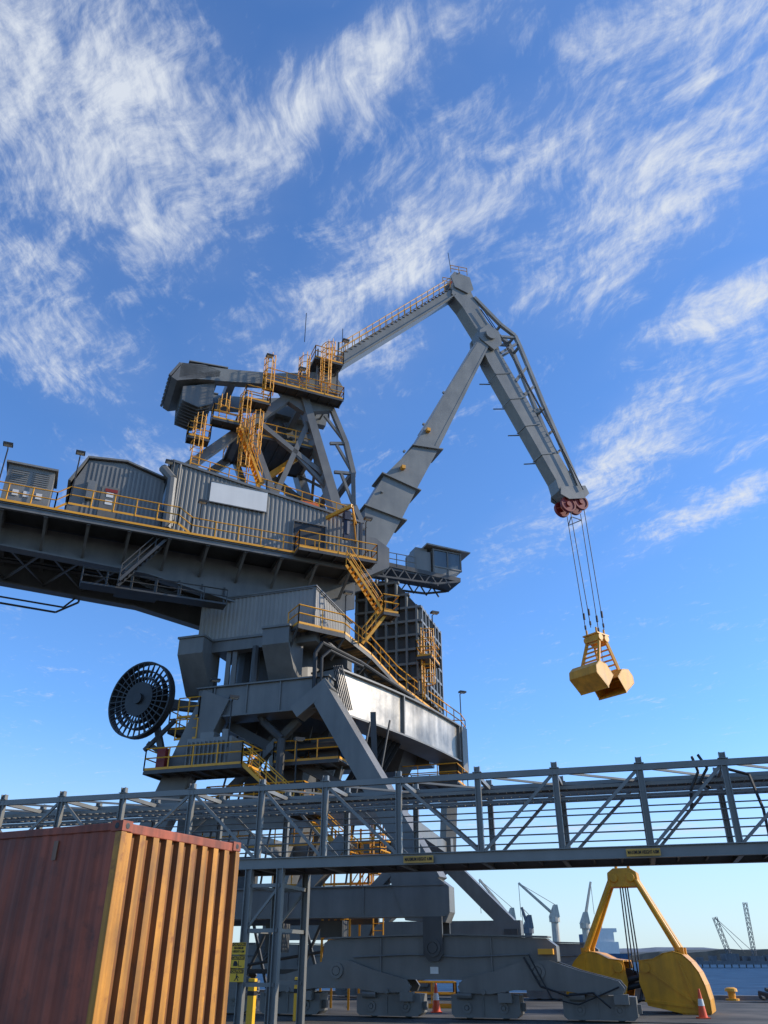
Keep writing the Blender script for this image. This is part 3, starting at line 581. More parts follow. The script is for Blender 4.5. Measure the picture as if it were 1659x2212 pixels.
g.beam(P(-5, -7, 13.5), P(3, -5, 9.2), 0.3, 0.5); g.beam(P(-6, -4, 9), P(0, -4, 13.5), 0.3, 0.4); g.beam(P(3.4, -6.6, 13.6), P(3.6, -6.6, 9), 0.3, 0.3); g.beam(P(1.8, -5, 13.5), P(-1, -5, 5.4), 0.35, 0.35)
for i in range(9):
    s = -6 + i * 1.15; g.beam(P(s, -6.6, 5.3), P(s + 0.4, -6.6, 8.2), 0.08, 0.08); g.tube([P(s, -5.6, 9.2), P(s + 0.7, -5.2, 13.5)], 0.06)
for i in range(6): s = -5 + i * 1.4; g.beam(P(s, -5.8, 0.9), P(s + (1.4 if i % 2 else -1.0), -5.8, 3.8), 0.12, 0.12); g.tube([P(s, -6.2, 1.6 + 0.2 * i), P(s + 1.4, -6.2, 1.8 + 0.2 * i)], 0.07)
g.beam(P(-5.5, -5.8, 3.7), P(3.5, -5.8, 3.7), 0.2, 0.25); g.beam(P(-5.5, -5.8, 1.6), P(3.5, -5.8, 1.6), 0.16, 0.2)
for s0, z0, ww, hh in ((-5.2, 5.1, 1.2, 1.0), (-3.4, 5.1, 0.8, 1.5), (1.2, 3.0, 1.1, 0.7), (-1.6, 2.4, 0.9, 1.2)): g.box(P, s0, s0 + ww, -7.6, -6.8, z0, z0 + hh)
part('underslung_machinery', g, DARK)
g = G(); g.cyl(P(1.4, -5.6, 11.9), P(2.4, -5.6, 11.9), 0.42, n=14); part('drive_motor', g, paint('motor_blue', (0.03, 0.12, 0.30)))
g = G()
for z in (5.3, 7.2): g.rail([P(-6.5, -6.0, z), P(3.2, -6.0, z)], sp=1.1)
for s in (0.9, 2.3): g.beam(P(s, -6.6, 0.1), P(s, -6.6, 8), 0.1, 0.1); g.beam(P(s, -5.2, 0.1), P(s, -5.2, 8), 0.1, 0.1)
g.stairs(P(0.9, -6.5, 2.4), P(2.9, -6.5, 5.2), TD * 0.8); g.cage(P(3.6, -6.2, 0), 3.0, 7.8, -TD)
part('access_stair_tower', g, YEL)
# cable reel
rc = P(-9.25, -9.4, 14.65); ax = (TD + SD * 0.12).normalized()
g = G(); g.annulus(rc, ax, 2.04, 2.13, 0.45, 48); g.annulus(rc, ax, 1.6, 1.65, 0.44, 40); g.cyl(rc - ax * 0.4, rc + ax * 0.4, 0.3, n=20)
d, x, y = g.fr(rc, rc + ax)
for i in range(32):
    a = 2 * pi * i / 32; e = x * cos(a) + y * sin(a)
    for o in (-0.2, 0.2): g.beam(rc + e * 0.35 + ax * o, rc + e * 2.06 + ax * o, 0.06, 0.06)
g.annulus(rc, ax, 0.3, 0.95, 0.5, 40); g.annulus(rc, ax, 1.2, 1.26, 0.44, 40)
part('cable_reel', g, BLACK)
g = G(); g.beam(rc + ax * 0.3, P(-6.6, -7.8, 14.4), 0.5, 0.5); g.beam(P(-8.9, -8.7, 14.4), P(-7.6, -8.6, 10.8), 0.3, 0.3); g.beam(P(-8.9, -8.7, 12.4), P(-6.8, -8.0, 11), 0.25, 0.25); g.beam(P(-9.0, -8.8, 12.0), P(-7.4, -8.6, 13.6), 0.2, 0.2)
part('reel_bracket', g, DARK)
g = G(); g.rail([P(-7.2, -8.8, 13.6), P(-5.9, -8.8, 13.6), P(-5.9, -7.8, 13.6)], sp=0.8); g.rail([P(-7.2, -8.8, 12.4), P(-5.9, -8.8, 12.4)], sp=0.8); part('railing', g, YEL)
# equalisers and bogies
def wheelset(s0, t0):
    g = G(); pl = [(s0 - 0.42, 3.72), (s0 + 0.42, 3.72), (s0 + 0.42, 2.3), (s0 + 0.2, 2.05), (s0 - 0.2, 2.05), (s0 - 0.42, 2.3)]
    pprism(g, pl, t0 - 0.75, t0 - 0.6); pprism(g, pl, t0 + 0.6, t0 + 0.75)
    g.cyl(P(s0, t0 - 0.85, 2.55), P(s0, t0 + 0.85, 2.55), 0.2, n=20); g.annulus(P(s0, t0 - 0.78, 2.55), TD, 0.22, 0.34, 0.1)
    part('pivot_bracket', g, DARK)
    g = G(); pprism(g, [(s0 - 5.0, 2.75), (s0 - 4.7, 2.88), (s0 - 1.2, 2.98), (s0 + 1.2, 2.98), (s0 + 4.7, 2.88), (s0 + 5.1, 2.6), (s0 + 5.1, 2.05), (s0 + 4.6, 1.75), (s0 + 3.8, 1.72), (s0 + 1.8, 1.45), (s0 - 1.8, 1.45), (s0 - 3.8, 1.72), (s0 - 4.6, 1.75), (s0 - 5.1, 2.05)], t0 - 0.5, t0 + 0.5)
    g.prism([P(s0 - 4.8, t0 - 0.62, 2.9), P(s0 - 1.2, t0 - 0.62, 3.0), P(s0 + 1.2, t0 - 0.62, 3.0), P(s0 + 4.8, t0 - 0.62, 2.9), P(s0 + 4.8, t0 - 0.62, 2.96), P(s0 + 1.2, t0 - 0.62, 3.06), P(s0 - 1.2, t0 - 0.62, 3.06), P(s0 - 4.8, t0 - 0.62, 2.96)], TD * 1.24)
    g.prism([P(s0 - 3.8, t0 - 0.6, 1.66), P(s0 - 1.8, t0 - 0.6, 1.39), P(s0 + 1.8, t0 - 0.6, 1.39), P(s0 + 3.8, t0 - 0.6, 1.66), P(s0 + 3.8, t0 - 0.6, 1.72), P(s0 + 1.8, t0 - 0.6, 1.45), P(s0 - 1.8, t0 - 0.6, 1.45), P(s0 - 3.8, t0 - 0.6, 1.72)], TD * 1.2)
    for s in (-2.4, 2.4): g.box(P, s0 + s, s0 + s + 0.06, t0 - 0.58, t0 - 0.5, 1.6, 2.92)
    g.tube([P(s0 - 3.6, t0 - 0.56, 2.2), P(s0 - 1.0, t0 - 0.56, 2.3), P(s0 + 1.2, t0 - 0.56, 2.2), P(s0 + 4.0, t0 - 0.56, 2.3)], 0.035)
    part('equaliser_beam', g, GREY)
    for d in (-4.3, 4.3):
        c0 = s0 + d
        g = G()
        for a, b in ((-0.75, -0.6), (0.6, 0.75)):
            pprism(g, [(c0 - 3.3, 1.15), (c0 - 3.1, 1.4), (c0 - 1.6, 1.75), (c0 - 0.5, 2.1), (c0 + 0.5, 2.1), (c0 + 1.6, 1.75), (c0 + 3.1, 1.4), (c0 + 3.3, 1.15), (c0 + 3.2, 0.95), (c0 + 2.0, 0.9), (c0 + 1.0, 1.05), (c0 - 1.0, 1.05), (c0 - 2.0, 0.9), (c0 - 3.2, 0.95)], t0 + a, t0 + b)
        g.cyl(P(c0, t0 - 0.85, 1.7), P(c0, t0 + 0.85, 1.7), 0.16, n=16); g.annulus(P(c0, t0 - 0.8, 1.7), TD, 0.18, 0.3, 0.08); g.box(P, c0 - 2.6, c0 + 2.6, t0 - 0.6, t0 + 0.6, 1.25, 1.35)
        part('equaliser_beam', g, GREY)
        for e in (-2.25, 2.25):
            b0 = c0 + e; g = G()
            pprism(g, [(b0 - 1.25, 0.08), (b0 - 1.4, 0.2), (b0 - 1.4, 0.86), (b0 - 0.4, 0.9), (b0 - 0.25, 1.08), (b0 + 0.25, 1.08), (b0 + 0.4, 0.9), (b0 + 1.4, 0.86), (b0 + 1.4, 0.2), (b0 + 1.25, 0.08)], t0 - 0.5, t0 + 0.5)
            g.cyl(P(b0, t0 - 0.82, 0.98), P(b0, t0 + 0.82, 0.98), 0.1, n=12)
            for w in (-0.75, 0.75): g.annulus(P(b0 + w, t0 - 0.52, 0.42), TD, 0.1, 0.2, 0.06, 18); g.cyl(P(b0 + w, t0 - 0.58, 0.42), P(b0 + w, t0 - 0.5, 0.42), 0.08, n=10)
            g.box(P, b0 - 0.1, b0 - 0.04, t0 - 0.54, t0 - 0.5, 0.15, 0.8); g.box(P, b0 + 1.4, b0 + 1.55, t0 - 0.12, t0 + 0.12, 0.3, 0.6)
            g.box(P, b0 + 0.6, b0 + 1.15, t0 - 0.85, t0 - 0.5, 0.62, 0.95); g.cyl(P(b0 - 1.1, t0 - 0.62, 0.85), P(b0 - 0.5, t0 - 0.62, 0.85), 0.14, n=10)
            bo = part('wheel_bogie', g, GREY)
            for w in (-0.75, 0.75):
                g = G(); g.cyl(P(b0 + w, t0 - 0.12, 0.35), P(b0 + w, t0 + 0.12, 0.35), 0.33, n=20); part('wheel', g, BLACK, parent=bo)
wheelset(7.2, -9); wheelset(-9.3, -9); wheelset(7.4, 9); wheelset(-9.3, 9)
g = G(); g.box(P, 11.6, 12.2, -9.9, -9.5, 2.3, 2.5); part('yellow_guard', g, YEL)
g = G(); g.box(P, 7.0, 7.35, -9.53, -9.51, 1.6, 1.85); part('warning_plate', g, WHITE)
g = G(); g.tube([P(11.0, -9.8, 2.2), P(11.6, -9.9, 1.2), P(12.6, -9.9, 0.9), P(13.6, -9.9, 1.0), P(14.2, -9.8, 0.5)], 0.04, 6); g.tube([P(11.2, -9.8, 2.3), P(12.0, -9.95, 0.8), P(13.0, -9.9, 0.6), P(14.6, -9.8, 1.2)], 0.03, 6); part('trailing_hose', g, BLACK)
for (p, hh) in ((U(-22.6, 4.9, 24.4), 2.2), (U(-18.9, 4.9, 24.4), 2.6), (U(-11.8, 4.9, 24.4), 1.0), (U(-13.9, 3.5, 28), 0.5), (U(-1.3, 4.7, 24), 2.6), (P(-3.2, -10.1, 11.5), 2.4), (P(-5.5, -8.2, 13.8), 1.8), (P(0.4, -9.6, 9.0), 2.6), (W[1] + Z, 1.3), (W[5] + Z, 1.6), (W[4] + Z, 1.6), (U(-8.3, 3.3, 38), 0.9), (U(-5.9, 3.3, 38), 0.5), (U(-2.6, 3.0, 41.5), 1.0), (P(4.9, 1, 20.5), 1.4)):
    g = G(); g.tube([p, p + Z * hh], 0.04); g.tube([p + Z * hh, p + Z * hh + UN * 0.25], 0.03); h = p + Z * hh + UN * 0.2
    g.box(lambda a, b, c: h + UD * a + UN * b + Z * c, -0.25, 0.25, 0, 0.35, 0.0, 0.12); g.cur = 1
    g.box(lambda a, b, c: h + UD * a + UN * b + Z * c, -0.2, 0.2, 0.05, 0.3, -0.02, 0.0); part('floodlight', g, [BLACK, LAMPM])
tops = [U(18.25, 0.45, 34.0), U(18.55, -0.45, 34.0), U(19.65, 0.45, 34.5), U(19.95, -0.45, 34.5)]
bots = [U(18.7, 0.45, 23.9), U(18.9, -0.45, 23.9), U(19.9, 0.45, 23.9), U(20.1, -0.45, 23.9)]
for a, b in zip(tops, bots):
    rp = G(); rp.tube([a, b], 0.035); rp.cyl(b + Z * 1.0, b + Z * 1.5, 0.09, n=8); rp.cyl(b + Z * 0.2, b + Z * 0.5, 0.08, n=8); part('hoist_rope', rp, BLACK)
g = G(); g.tube([tops[0] - Z * 0.6, tops[3] - Z * 0.6], 0.04); g.tube([tops[0] - Z * 0.6, tops[1] - Z * 0.9, tops[3] - Z * 0.6], 0.04); part('rope_spreader', g, BLACK)

# ------------------------------------------------------------------ hanging grab
def shell(F, prof, w, ang, piv, sgn, th=0.06, lip=2):
    g = G(); R = []
    for a, z in prof:
        a0, z0 = a - piv[0], z - piv[1]; c, s = cos(ang), sin(ang)
        R.append((sgn * (piv[0] + a0 * c - z0 * s), piv[1] + a0 * s + z0 * c))
    for b in (-w / 2, w / 2 - th): g.prism([F(a, b, z) for a, z in R], F(0, b + th, 0) - F(0, b, 0))
    k = len(R)
    for i in range(0, k - lip):
        (a0, z0), (a1, z1) = R[i], R[i + 1]
        n = V((-(z1 - z0), a1 - a0)).normalized() * th * 0.5
        g.loft([F(a0 - n.x, -w / 2, z0 - n.y), F(a1 - n.x, -w / 2, z1 - n.y), F(a1 + n.x, -w / 2, z1 + n.y), F(a0 + n.x, -w / 2, z0 + n.y)],
               [F(a0 - n.x, w / 2, z0 - n.y), F(a1 - n.x, w / 2, z1 - n.y), F(a1 + n.x, w / 2, z1 + n.y), F(a0 + n.x, w / 2, z0 + n.y)])
    (a0, z0) = R[k - lip]; g.cyl(F(a0, -w / 2, z0), F(a0, w / 2, z0), 0.07, n=6)
    return g
go = U(19.4, 0, 0); ya = radians(38); ga = V((cos(ya), sin(ya), 0)); gb = V((sin(ya), -cos(ya), 0))
def GH(a, b, z): return go + ga * a + gb * b + Z * z
grab = empty('hanging_grab', go + Z * 18.4, 'open yellow clamshell grab hanging from crane ropes', 'crane grab')
g = G(); g.box(GH, -0.6, 0.6, -0.6, 0.6, 22.9, 23.4); g.box(GH, -0.7, 0.7, -0.7, 0.7, 23.4, 23.5)
for a in (-0.35, 0.35): g.cyl(GH(a, -0.72, 23.15), GH(a, 0.72, 23.15), 0.26, n=12)
for a in (-0.45, 0.45):
    for b in (-0.45, 0.45): g.cyl(GH(a, b, 23.5), GH(a, b, 23.95), 0.08)
obj('head_block', g, YGRAB, grab)
for sg in (-1, 1):
    g = G()
    for b in (-0.55, 0.55): g.beam(GH(sg * 0.4, b, 23.0), GH(sg * 1.45, b * 1.6, 20.0), 0.15, 0.22)
    for i in range(8):
        k = (i + 0.6) / 8; a = sg * (0.4 + 1.05 * k); z = 23.0 - 3.0 * k; bb = 0.55 * (1 + 0.6 * k); g.beam(GH(a, -bb, z), GH(a, bb, z), 0.10, 0.11)
    obj('arm', g, YGRAB, grab)
g = G(); g.box(GH, -0.5, 0.5, -0.4, 0.4, 19.9, 20.25); g.cyl(GH(0, -0.6, 20.05), GH(0, 0.6, 20.05), 0.25, n=14)
for b in (-0.25, 0, 0.25): g.tube([GH(0.1, b, 20.2), GH(0.1, b, 23)], 0.03, 4)
obj('sheave_block', g, YGRAB, grab)
# flat-sided open jaws, rotated outwards about their hinge so the lips stand apart
prof = [(0.35, 20.1), (1.3, 20.25), (1.95, 19.9), (2.05, 19.3), (1.75, 18.85), (0.35, 18.85), (0.35, 19.2)]
for sg in (-1, 1): obj('clamshell', shell(GH, prof, 2.5, radians(38), (0.4, 19.95), sg), YGRAB, grab)

# ------------------------------------------------------------------ standing grab
g2o = V((11.9, 43.0, 0)); yb = radians(-24); a2 = V((cos(yb), sin(yb), 0)); b2 = V((sin(yb), -cos(yb), 0))
def GS(a, b, z): return g2o + a2 * a + b2 * b + Z * z
grab2 = empty('standing_grab', g2o, 'large bright yellow clamshell grab standing on the quay', 'crane grab')
g = G(); g.prism([GS(-0.75, -0.45, 5.2), GS(0.75, -0.45, 5.2), GS(0.7, -0.45, 5.85), GS(0.4, -0.45, 6.05), GS(-0.4, -0.45, 6.05), GS(-0.7, -0.45, 5.85)], b2 * 0.9)
for a in (-0.4, 0.4): g.cyl(GS(a, 0.4, 5.6), GS(a, 0.55, 5.6), 0.2, n=14)
g.cyl(GS(-0.3, 0, 6.0), GS(-0.3, 0, 6.3), 0.08); g.cyl(GS(0.3, 0, 6.0), GS(0.3, 0, 6.3), 0.08)
obj('head_block', g, YGRAB2, grab2, bevel=0.03)
for sg in (-1, 1):
    for b in (-0.6, 0.6):
        g = G(); g.cyl(GS(sg * 0.6, b * 0.6, 5.5), GS(sg * 2.15, b, 2.45), 0.13, 0.15, n=12); g.box(GS, sg * 2.15 - 0.2, sg * 2.15 + 0.2, b - 0.12, b + 0.12, 2.15, 2.6); obj('arm', g, YGRAB2, grab2)
prof2 = [(0.35, 2.05), (1.0, 2.12), (1.5, 2.35), (1.9, 2.42), (2.3, 2.30), (2.62, 2.0), (2.88, 1.6), (3.05, 1.1), (3.14, 0.55), (3.14, 0.06), (2.0, 0.02), (0.5, 0.3), (0.25, 1.2)]
for sg in (-1, 1):
    g = shell(GS, prof2, 2.4, 0, (0, 2), sg, 0.06, 3)
    for (a0, z0), (a1, z1) in (((0.45, 1.9), (2.9, 0.2)), ((0.4, 0.5), (3.0, 0.25)), ((2.1, 2.2), (2.6, 0.2))): g.beam(GS(sg * a0, 1.22, z0), GS(sg * a1, 1.22, z1), 0.05, 0.12)
    g.cyl(GS(sg * 0.6, 1.15, 1.8), GS(sg * 0.6, 1.32, 1.8), 0.22, n=14)
    obj('clamshell', g, YGRAB2, grab2)
g = G(); g.cyl(GS(-0.35, 0.2, 1.4), GS(-0.35, -0.9, 1.4), 0.35, n=14)
for a in (-0.25, -0.12, 0.02, 0.14): g.tube([GS(a * 0.9, 0, 5.3), GS(a * 1.2 + 0.05, 0.05, 1.3)], 0.035, 5)
for z in (1.2, 0.9): g.cyl(GS(-0.7, 0.9, z), GS(0.7, 0.9, z + 0.3), 0.12, n=10)
g.tube([GS(0, 0.3, 1.6), GS(0.4, 0.9, 1.2), GS(0.2, 1.2, 0.5), GS(-0.4, 1.3, 0.3)], 0.07, 6)
obj('rope_tackle', g, BLACK, grab2)

# ------------------------------------------------------------------ bridge
br = empty('utility_bridge', B(0, 1.3, 0), 'grey steel truss utility bridge over the quay road', 'truss bridge')
ZL, ZH, BW = 4.95, 7.8, 2.5
K = [-17.2, -14.4, -11.6, -8.8, -6.0, -3.0, -0.1, 2.42, 5.19, 8.04, 10.7, 13.48, 16.1, 18.9, 21.7, 24.5]
for m in (0, BW):
    g = G(); g.ibeam(B(K[0], m, ZL + 0.16), B(K[-1], m, ZL + 0.16), 0.2, 0.36, 0.03); g.beam(B(K[0], m, ZH - 0.1), B(K[-1], m, ZH - 0.1), 0.16, 0.2)
    for i, k in enumerate(K):
        g.ibeam(B(k, m, ZL + 0.3), B(k, m, ZH + 0.22), 0.18, 0.2, 0.03, up=ED)
        g.box(B, k - 0.16, k + 0.16, m - 0.13, m + 0.13, ZH + 0.01, ZH + 0.03)
    for i in range(len(K) - 1):
        a, b = (ZL + 0.35, ZH - 0.2) if i > 8 or i in (0, 2, 4) else (ZH - 0.2, ZL + 0.35)
        g.beam(B(K[i] + 0.12, m + 0.02, a), B(K[i + 1] - 0.12, m + 0.02, b), 0.08, 0.1)
    for z in (5.75, 6.3, 6.85): g.tube([B(K[0], m - 0.08 if m else m + 0.12, z), B(K[-1], m - 0.08 if m else m + 0.12, z)], 0.025, 5)
    obj('side_truss', g, GALV, br)
for i, k in enumerate(K):
    g = G(); g.beam(B(k, 0, ZH - 0.1), B(k, BW, ZH - 0.1), 0.12, 0.14); g.ibeam(B(k, 0, ZL + 0.1), B(k, BW, ZL + 0.1), 0.15, 0.24)
    g.beam(B(k, 0.02, ZL), B(k, 0.02, ZH), 0.04, 0.04); g.beam(B(k, BW - 0.02, ZL), B(k, BW - 0.02, ZH), 0.04, 0.04)
    if i < len(K) - 1: g.beam(B(K[i], 0, ZH - 0.1), B(K[i + 1], BW, ZH - 0.1), 0.07, 0.07)
    obj('cross_frame', g, GALV, br)
g = G(); g.box(B, K[0], K[-1], 0.1, BW - 0.1, ZL + 0.2, ZL + 0.26)
k = K[0]
while k < K[-1]: g.beam(B(k, 0.1, ZL + 0.12), B(k, BW - 0.1, ZL + 0.12), 0.06, 0.12); k += 0.9
obj('floor_plate', g, DARK, br)
for m, z in ((0.45, 7.25), (1.7, 7.3), (0.5, 6.9)):
    g = G()
    for o in (0, 0.45): g.beam(B(K[0], m + o, z), B(K[-1], m + o, z), 0.03, 0.11)
    k = K[0]
    while k < K[-1]: g.beam(B(k, m, z - 0.02), B(k, m + 0.45, z - 0.02), 0.03, 0.04); k += 0.3
    obj('cable_tray', g, GALV, br)
g = G()
for i in range(6):
    m = 0.5 + i * 0.07; pts = [B(K[6], m, 7.32)]
    for j in range(1, 60): pts.append(B(K[6] + j * 0.4, m + 0.03 * sin(j * 1.3 + i), 7.3 + 0.02 * sin(j + i * 2)))
    g.tube(pts, 0.025, 4)
g.tube([B(15.2, 0.3, 8.0), B(15.3, 0.2, 7.5), B(15.0, 0.3, 7.0), B(14.9, 0.4, 6.4)], 0.05); g.tube([B(15.4, 0.3, 8.05), B(15.6, 0.2, 7.6), B(15.3, 0.3, 7.2), B(15.6, 0.5, 7.0)], 0.05)
g.tube([B(15.9, 0.1, 7.6), B(16.8, 0.1, 7.3), B(17.0, 0.1, 6.2), B(17.0, 0.1, 5.2)], 0.05)
obj('cable_bundle', g, BLACK, br)
g = G(); KS = (-0.35, 0.85)
for k in KS:
    for m in (0, BW): g.ibeam(B(k, m, 0.0), B(k, m, ZL), 0.24, 0.24, 0.03, up=ED); g.box(B, k - 0.25, k + 0.25, m - 0.25, m + 0.25, 0, 0.05)
for m in (0, BW):
    for z in (1.4, 3.0, 4.4): g.beam(B(KS[0], m, z), B(KS[1], m, z), 0.1, 0.12)
    g.beam(B(KS[0], m, 3.0), B(KS[1], m, 4.4), 0.08, 0.08)
for k in KS:
    for z in (3.0, 4.4): g.beam(B(k, 0, z), B(k, BW, z), 0.1, 0.12)
obj('support_tower', g, GALV, br)
for k in (-15.5, 23):
    for m in (0, BW): g = G(); g.ibeam(B(k, m, 0), B(k, m, ZL), 0.3, 0.3, 0.03, up=ED); obj('support_column', g, GALV, br)
for k in (5.9, 13.2):
    e = B(k, -0.16, ZL + 0.13)
    sg = G(); F = lambda a, b, c: e + ED * a + MD * b + Z * c
    sg.box(F, -0.52, 0.52, -0.01, 0.01, -0.11, 0.11)
    so = obj('height_limit_sign', sg, SIGNO, None, 'orange-yellow maximum height sign fixed to the bridge girder', 'sign', 'maximum height signs on the bridge')
    text('lettering', 'MAXIMUM HEIGHT 4.8M', 0.15, e - MD * 0.018, ED, Z, INK, so, width=0.94)
for i, (z, tx) in enumerate(((2.46, 'MAXIMUM\nHEIGHT 4.6M'), (2.06, 'FORKLIFT'), (1.66, 'WATCH FOR\nTRAFFIC'))):
    e = B(-0.42, -0.24, z); F = lambda a, b, c: e + ED * a + MD * b + Z * c
    sg = G(); sg.box(F, -0.25, 0.25, -0.01, 0.01, -0.18, 0.18)
    so = obj('caution_sign', sg, SIGNY, None, ('yellow caution sign with height limit text on the column', 'yellow caution sign with forklift symbol on the column', 'yellow caution sign with walking figure on the column')[i], 'sign', 'caution signs on the bridge column')
    hg = G(); hg.box(F, -0.24, 0.24, -0.016, -0.011, 0.07, 0.17); obj('header_band', hg, INK, so)
    text('lettering', 'CAUTION', 0.1, e - MD * 0.022 + Z * 0.12, ED, Z, SIGNY, so, width=0.4)
    if i == 0: text('lettering', tx, 0.1, e - MD * 0.016 - Z * 0.04, ED, Z, INK, so, width=0.42)
    else:
        pg = G(); pf = lambda a, c: e + ED * a - MD * 0.016 + Z * c
        if i == 1:
            pg.prism([pf(-0.16, -0.12), pf(0.0, -0.12), pf(0.0, -0.04), pf(-0.05, 0.03), pf(-0.13, 0.03), pf(-0.16, -0.04)], MD * 0.004); pg.prism([pf(0.02, -0.13), pf(0.04, -0.13), pf(0.04, 0.05), pf(0.02, 0.05)], MD * 0.004); pg.prism([pf(0.04, -0.13), pf(0.15, -0.13), pf(0.15, -0.11), pf(0.04, -0.11)], MD * 0.004)
        else:
            pg.prism([pf(-0.02, 0.02), pf(0.02, 0.02), pf(0.02, 0.055), pf(-0.02, 0.055)], MD * 0.004); pg.prism([pf(-0.025, -0.06), pf(0.025, -0.06), pf(0.03, 0.01), pf(-0.03, 0.01)], MD * 0.004)
            pg.prism([pf(-0.09, -0.15), pf(-0.06, -0.15), pf(0.01, -0.06), pf(-0.025, -0.06)], MD * 0.004); pg.prism([pf(0.05, -0.15), pf(0.08, -0.15), pf(0.03, -0.06), pf(0.0, -0.06)], MD * 0.004); pg.prism([pf(0.03, 0.0), pf(0.09, -0.05), pf(0.08, -0.065), pf(0.02, -0.03)], MD * 0.004)
        obj('pictogram', pg, INK, so)

# ------------------------------------------------------------------ container
CC = V((-3.14, 10.08, 0)); ce = V((cos(radians(64)), sin(radians(64)), 0)); cl = V((cos(radians(154)), sin(radians(154)), 0))
CB, CT = 0.74, 3.64
def CF(a, b, z): return CC + ce * a + cl * b + Z * z
cont = empty('shipping_container', CF(1.2, 3, CB), 'rusty red shipping container with ochre corrugated end', 'shipping container')
for a in (0, 2.34):
    for b in (0, 5.96):
        g = G(); g.box(CF, a, a + 0.10, b, b + 0.10, CB + 0.12, CT - 0.12); obj('corner_post', g, OCHRE, cont, bevel=0.012)
g = G()
g.box(CF, 0.08, 2.36, 0.01, 0.09, CT - 0.13, CT - 0.02); g.box(CF, 0.0, 0.08, 0.1, 5.96, CT - 0.11, CT - 0.02); g.box(CF, 2.36, 2.44, 0.1, 5.96, CT - 0.11, CT - 0.02); g.box(CF, 0.08, 2.36, 5.97, 6.05, CT - 0.13, CT - 0.02)
obj('top_rail', g, RUSTR, cont, bevel=0.01)
g = G()
g.box(CF, 0.08, 2.36, 0.01, 0.09, CB + 0.02, CB + 0.14); g.box(CF, 0.0, 0.08, 0.1, 5.96, CB + 0.02, CB + 0.16); g.box(CF, 2.36, 2.44, 0.1, 5.96, CB + 0.02, CB + 0.16); g.box(CF, 0.08, 2.36, 5.97, 6.05, CB + 0.02, CB + 0.14); g.box(CF, 0.1, 2.34, 0.1, 5.96, CB + 0.05, CB + 0.14)
obj('base_frame', g, RUSTR, cont)
for a in (0, 2.266):
    for b in (0, 5.9):
        for z in (CB, CT - 0.118):
            g = G(); g.box(CF, a - 0.004, a + 0.174, b - 0.006, b + 0.17, z, z + 0.12); g.cur = 1
            g.cyl(CF(a + 0.085, b - 0.009, z + 0.06), CF(a + 0.085, b - 0.002, z + 0.06), 0.035, n=16); g.cyl(CF(a - 0.007, b + 0.08, z + 0.06), CF(a, b + 0.08, z + 0.06), 0.035, n=16)
            obj('corner_casting', g, [RUSTR, BLACK], cont, bevel=0.01)
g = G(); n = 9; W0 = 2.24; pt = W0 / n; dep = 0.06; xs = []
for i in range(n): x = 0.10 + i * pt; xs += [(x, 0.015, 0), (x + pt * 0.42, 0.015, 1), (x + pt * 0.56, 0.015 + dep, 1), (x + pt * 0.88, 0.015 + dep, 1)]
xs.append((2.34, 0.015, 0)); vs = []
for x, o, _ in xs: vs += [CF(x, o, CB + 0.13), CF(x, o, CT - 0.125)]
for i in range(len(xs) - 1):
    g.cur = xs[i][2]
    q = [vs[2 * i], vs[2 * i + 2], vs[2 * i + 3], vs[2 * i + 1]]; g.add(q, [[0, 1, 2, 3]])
obj('end_wall', g, [OCHRE, OCHRD], cont, 'ochre corrugated end wall with rust and painted shade in the grooves', recalc=False)
g = G(); vs = []; xs = []; n = 21; pt = 5.86 / n
for i in range(n): x = 0.10 + i * pt; xs += [(x, 0.014), (x + pt * 0.3, 0.014), (x + pt * 0.5, 0.024), (x + pt * 0.8, 0.024)]
xs.append((5.96, 0.014))
for x, o in xs: vs += [CF(o, x, CB + 0.15), CF(o, x, CT - 0.105)]
for x, o in xs: vs += [CF(2.44 - o, x, CB + 0.15), CF(2.44 - o, x, CT - 0.105)]
k = len(xs); g.add(vs, [[2 * i, 2 * i + 2, 2 * i + 3, 2 * i + 1] for i in range(k - 1)] + [[2 * k + 2 * i, 2 * k + 2 * i + 2, 2 * k + 2 * i + 3, 2 * k + 2 * i + 1] for i in range(k - 1)])
g.box(CF, 0.1, 2.34, 0.1, 5.96, CT - 0.06, CT - 0.03); g.box(CF, 0.08, 2.36, 5.93, 5.96, CB + 0.1, CT - 0.1)
obj('side_wall', g, RUSTR, cont, 'dark red rusty side wall', recalc=False)
g = G(); g.box(CF, -0.004, 0.006, 1.0, 1.07, CT - 0.40, CT - 0.18); obj('data_plate', g, paint('old_plate', (0.22, 0.10, 0.05), 0.5, 0.4, 0.5), cont)
g = G(); g.box(CF, -0.3, 2.74, -0.3, 6.4, 0, CB - 0.002); obj('concrete_plinth', g, CONC, None, 'plain concrete loading plinth under the container', 'plinth', bevel=0.02)

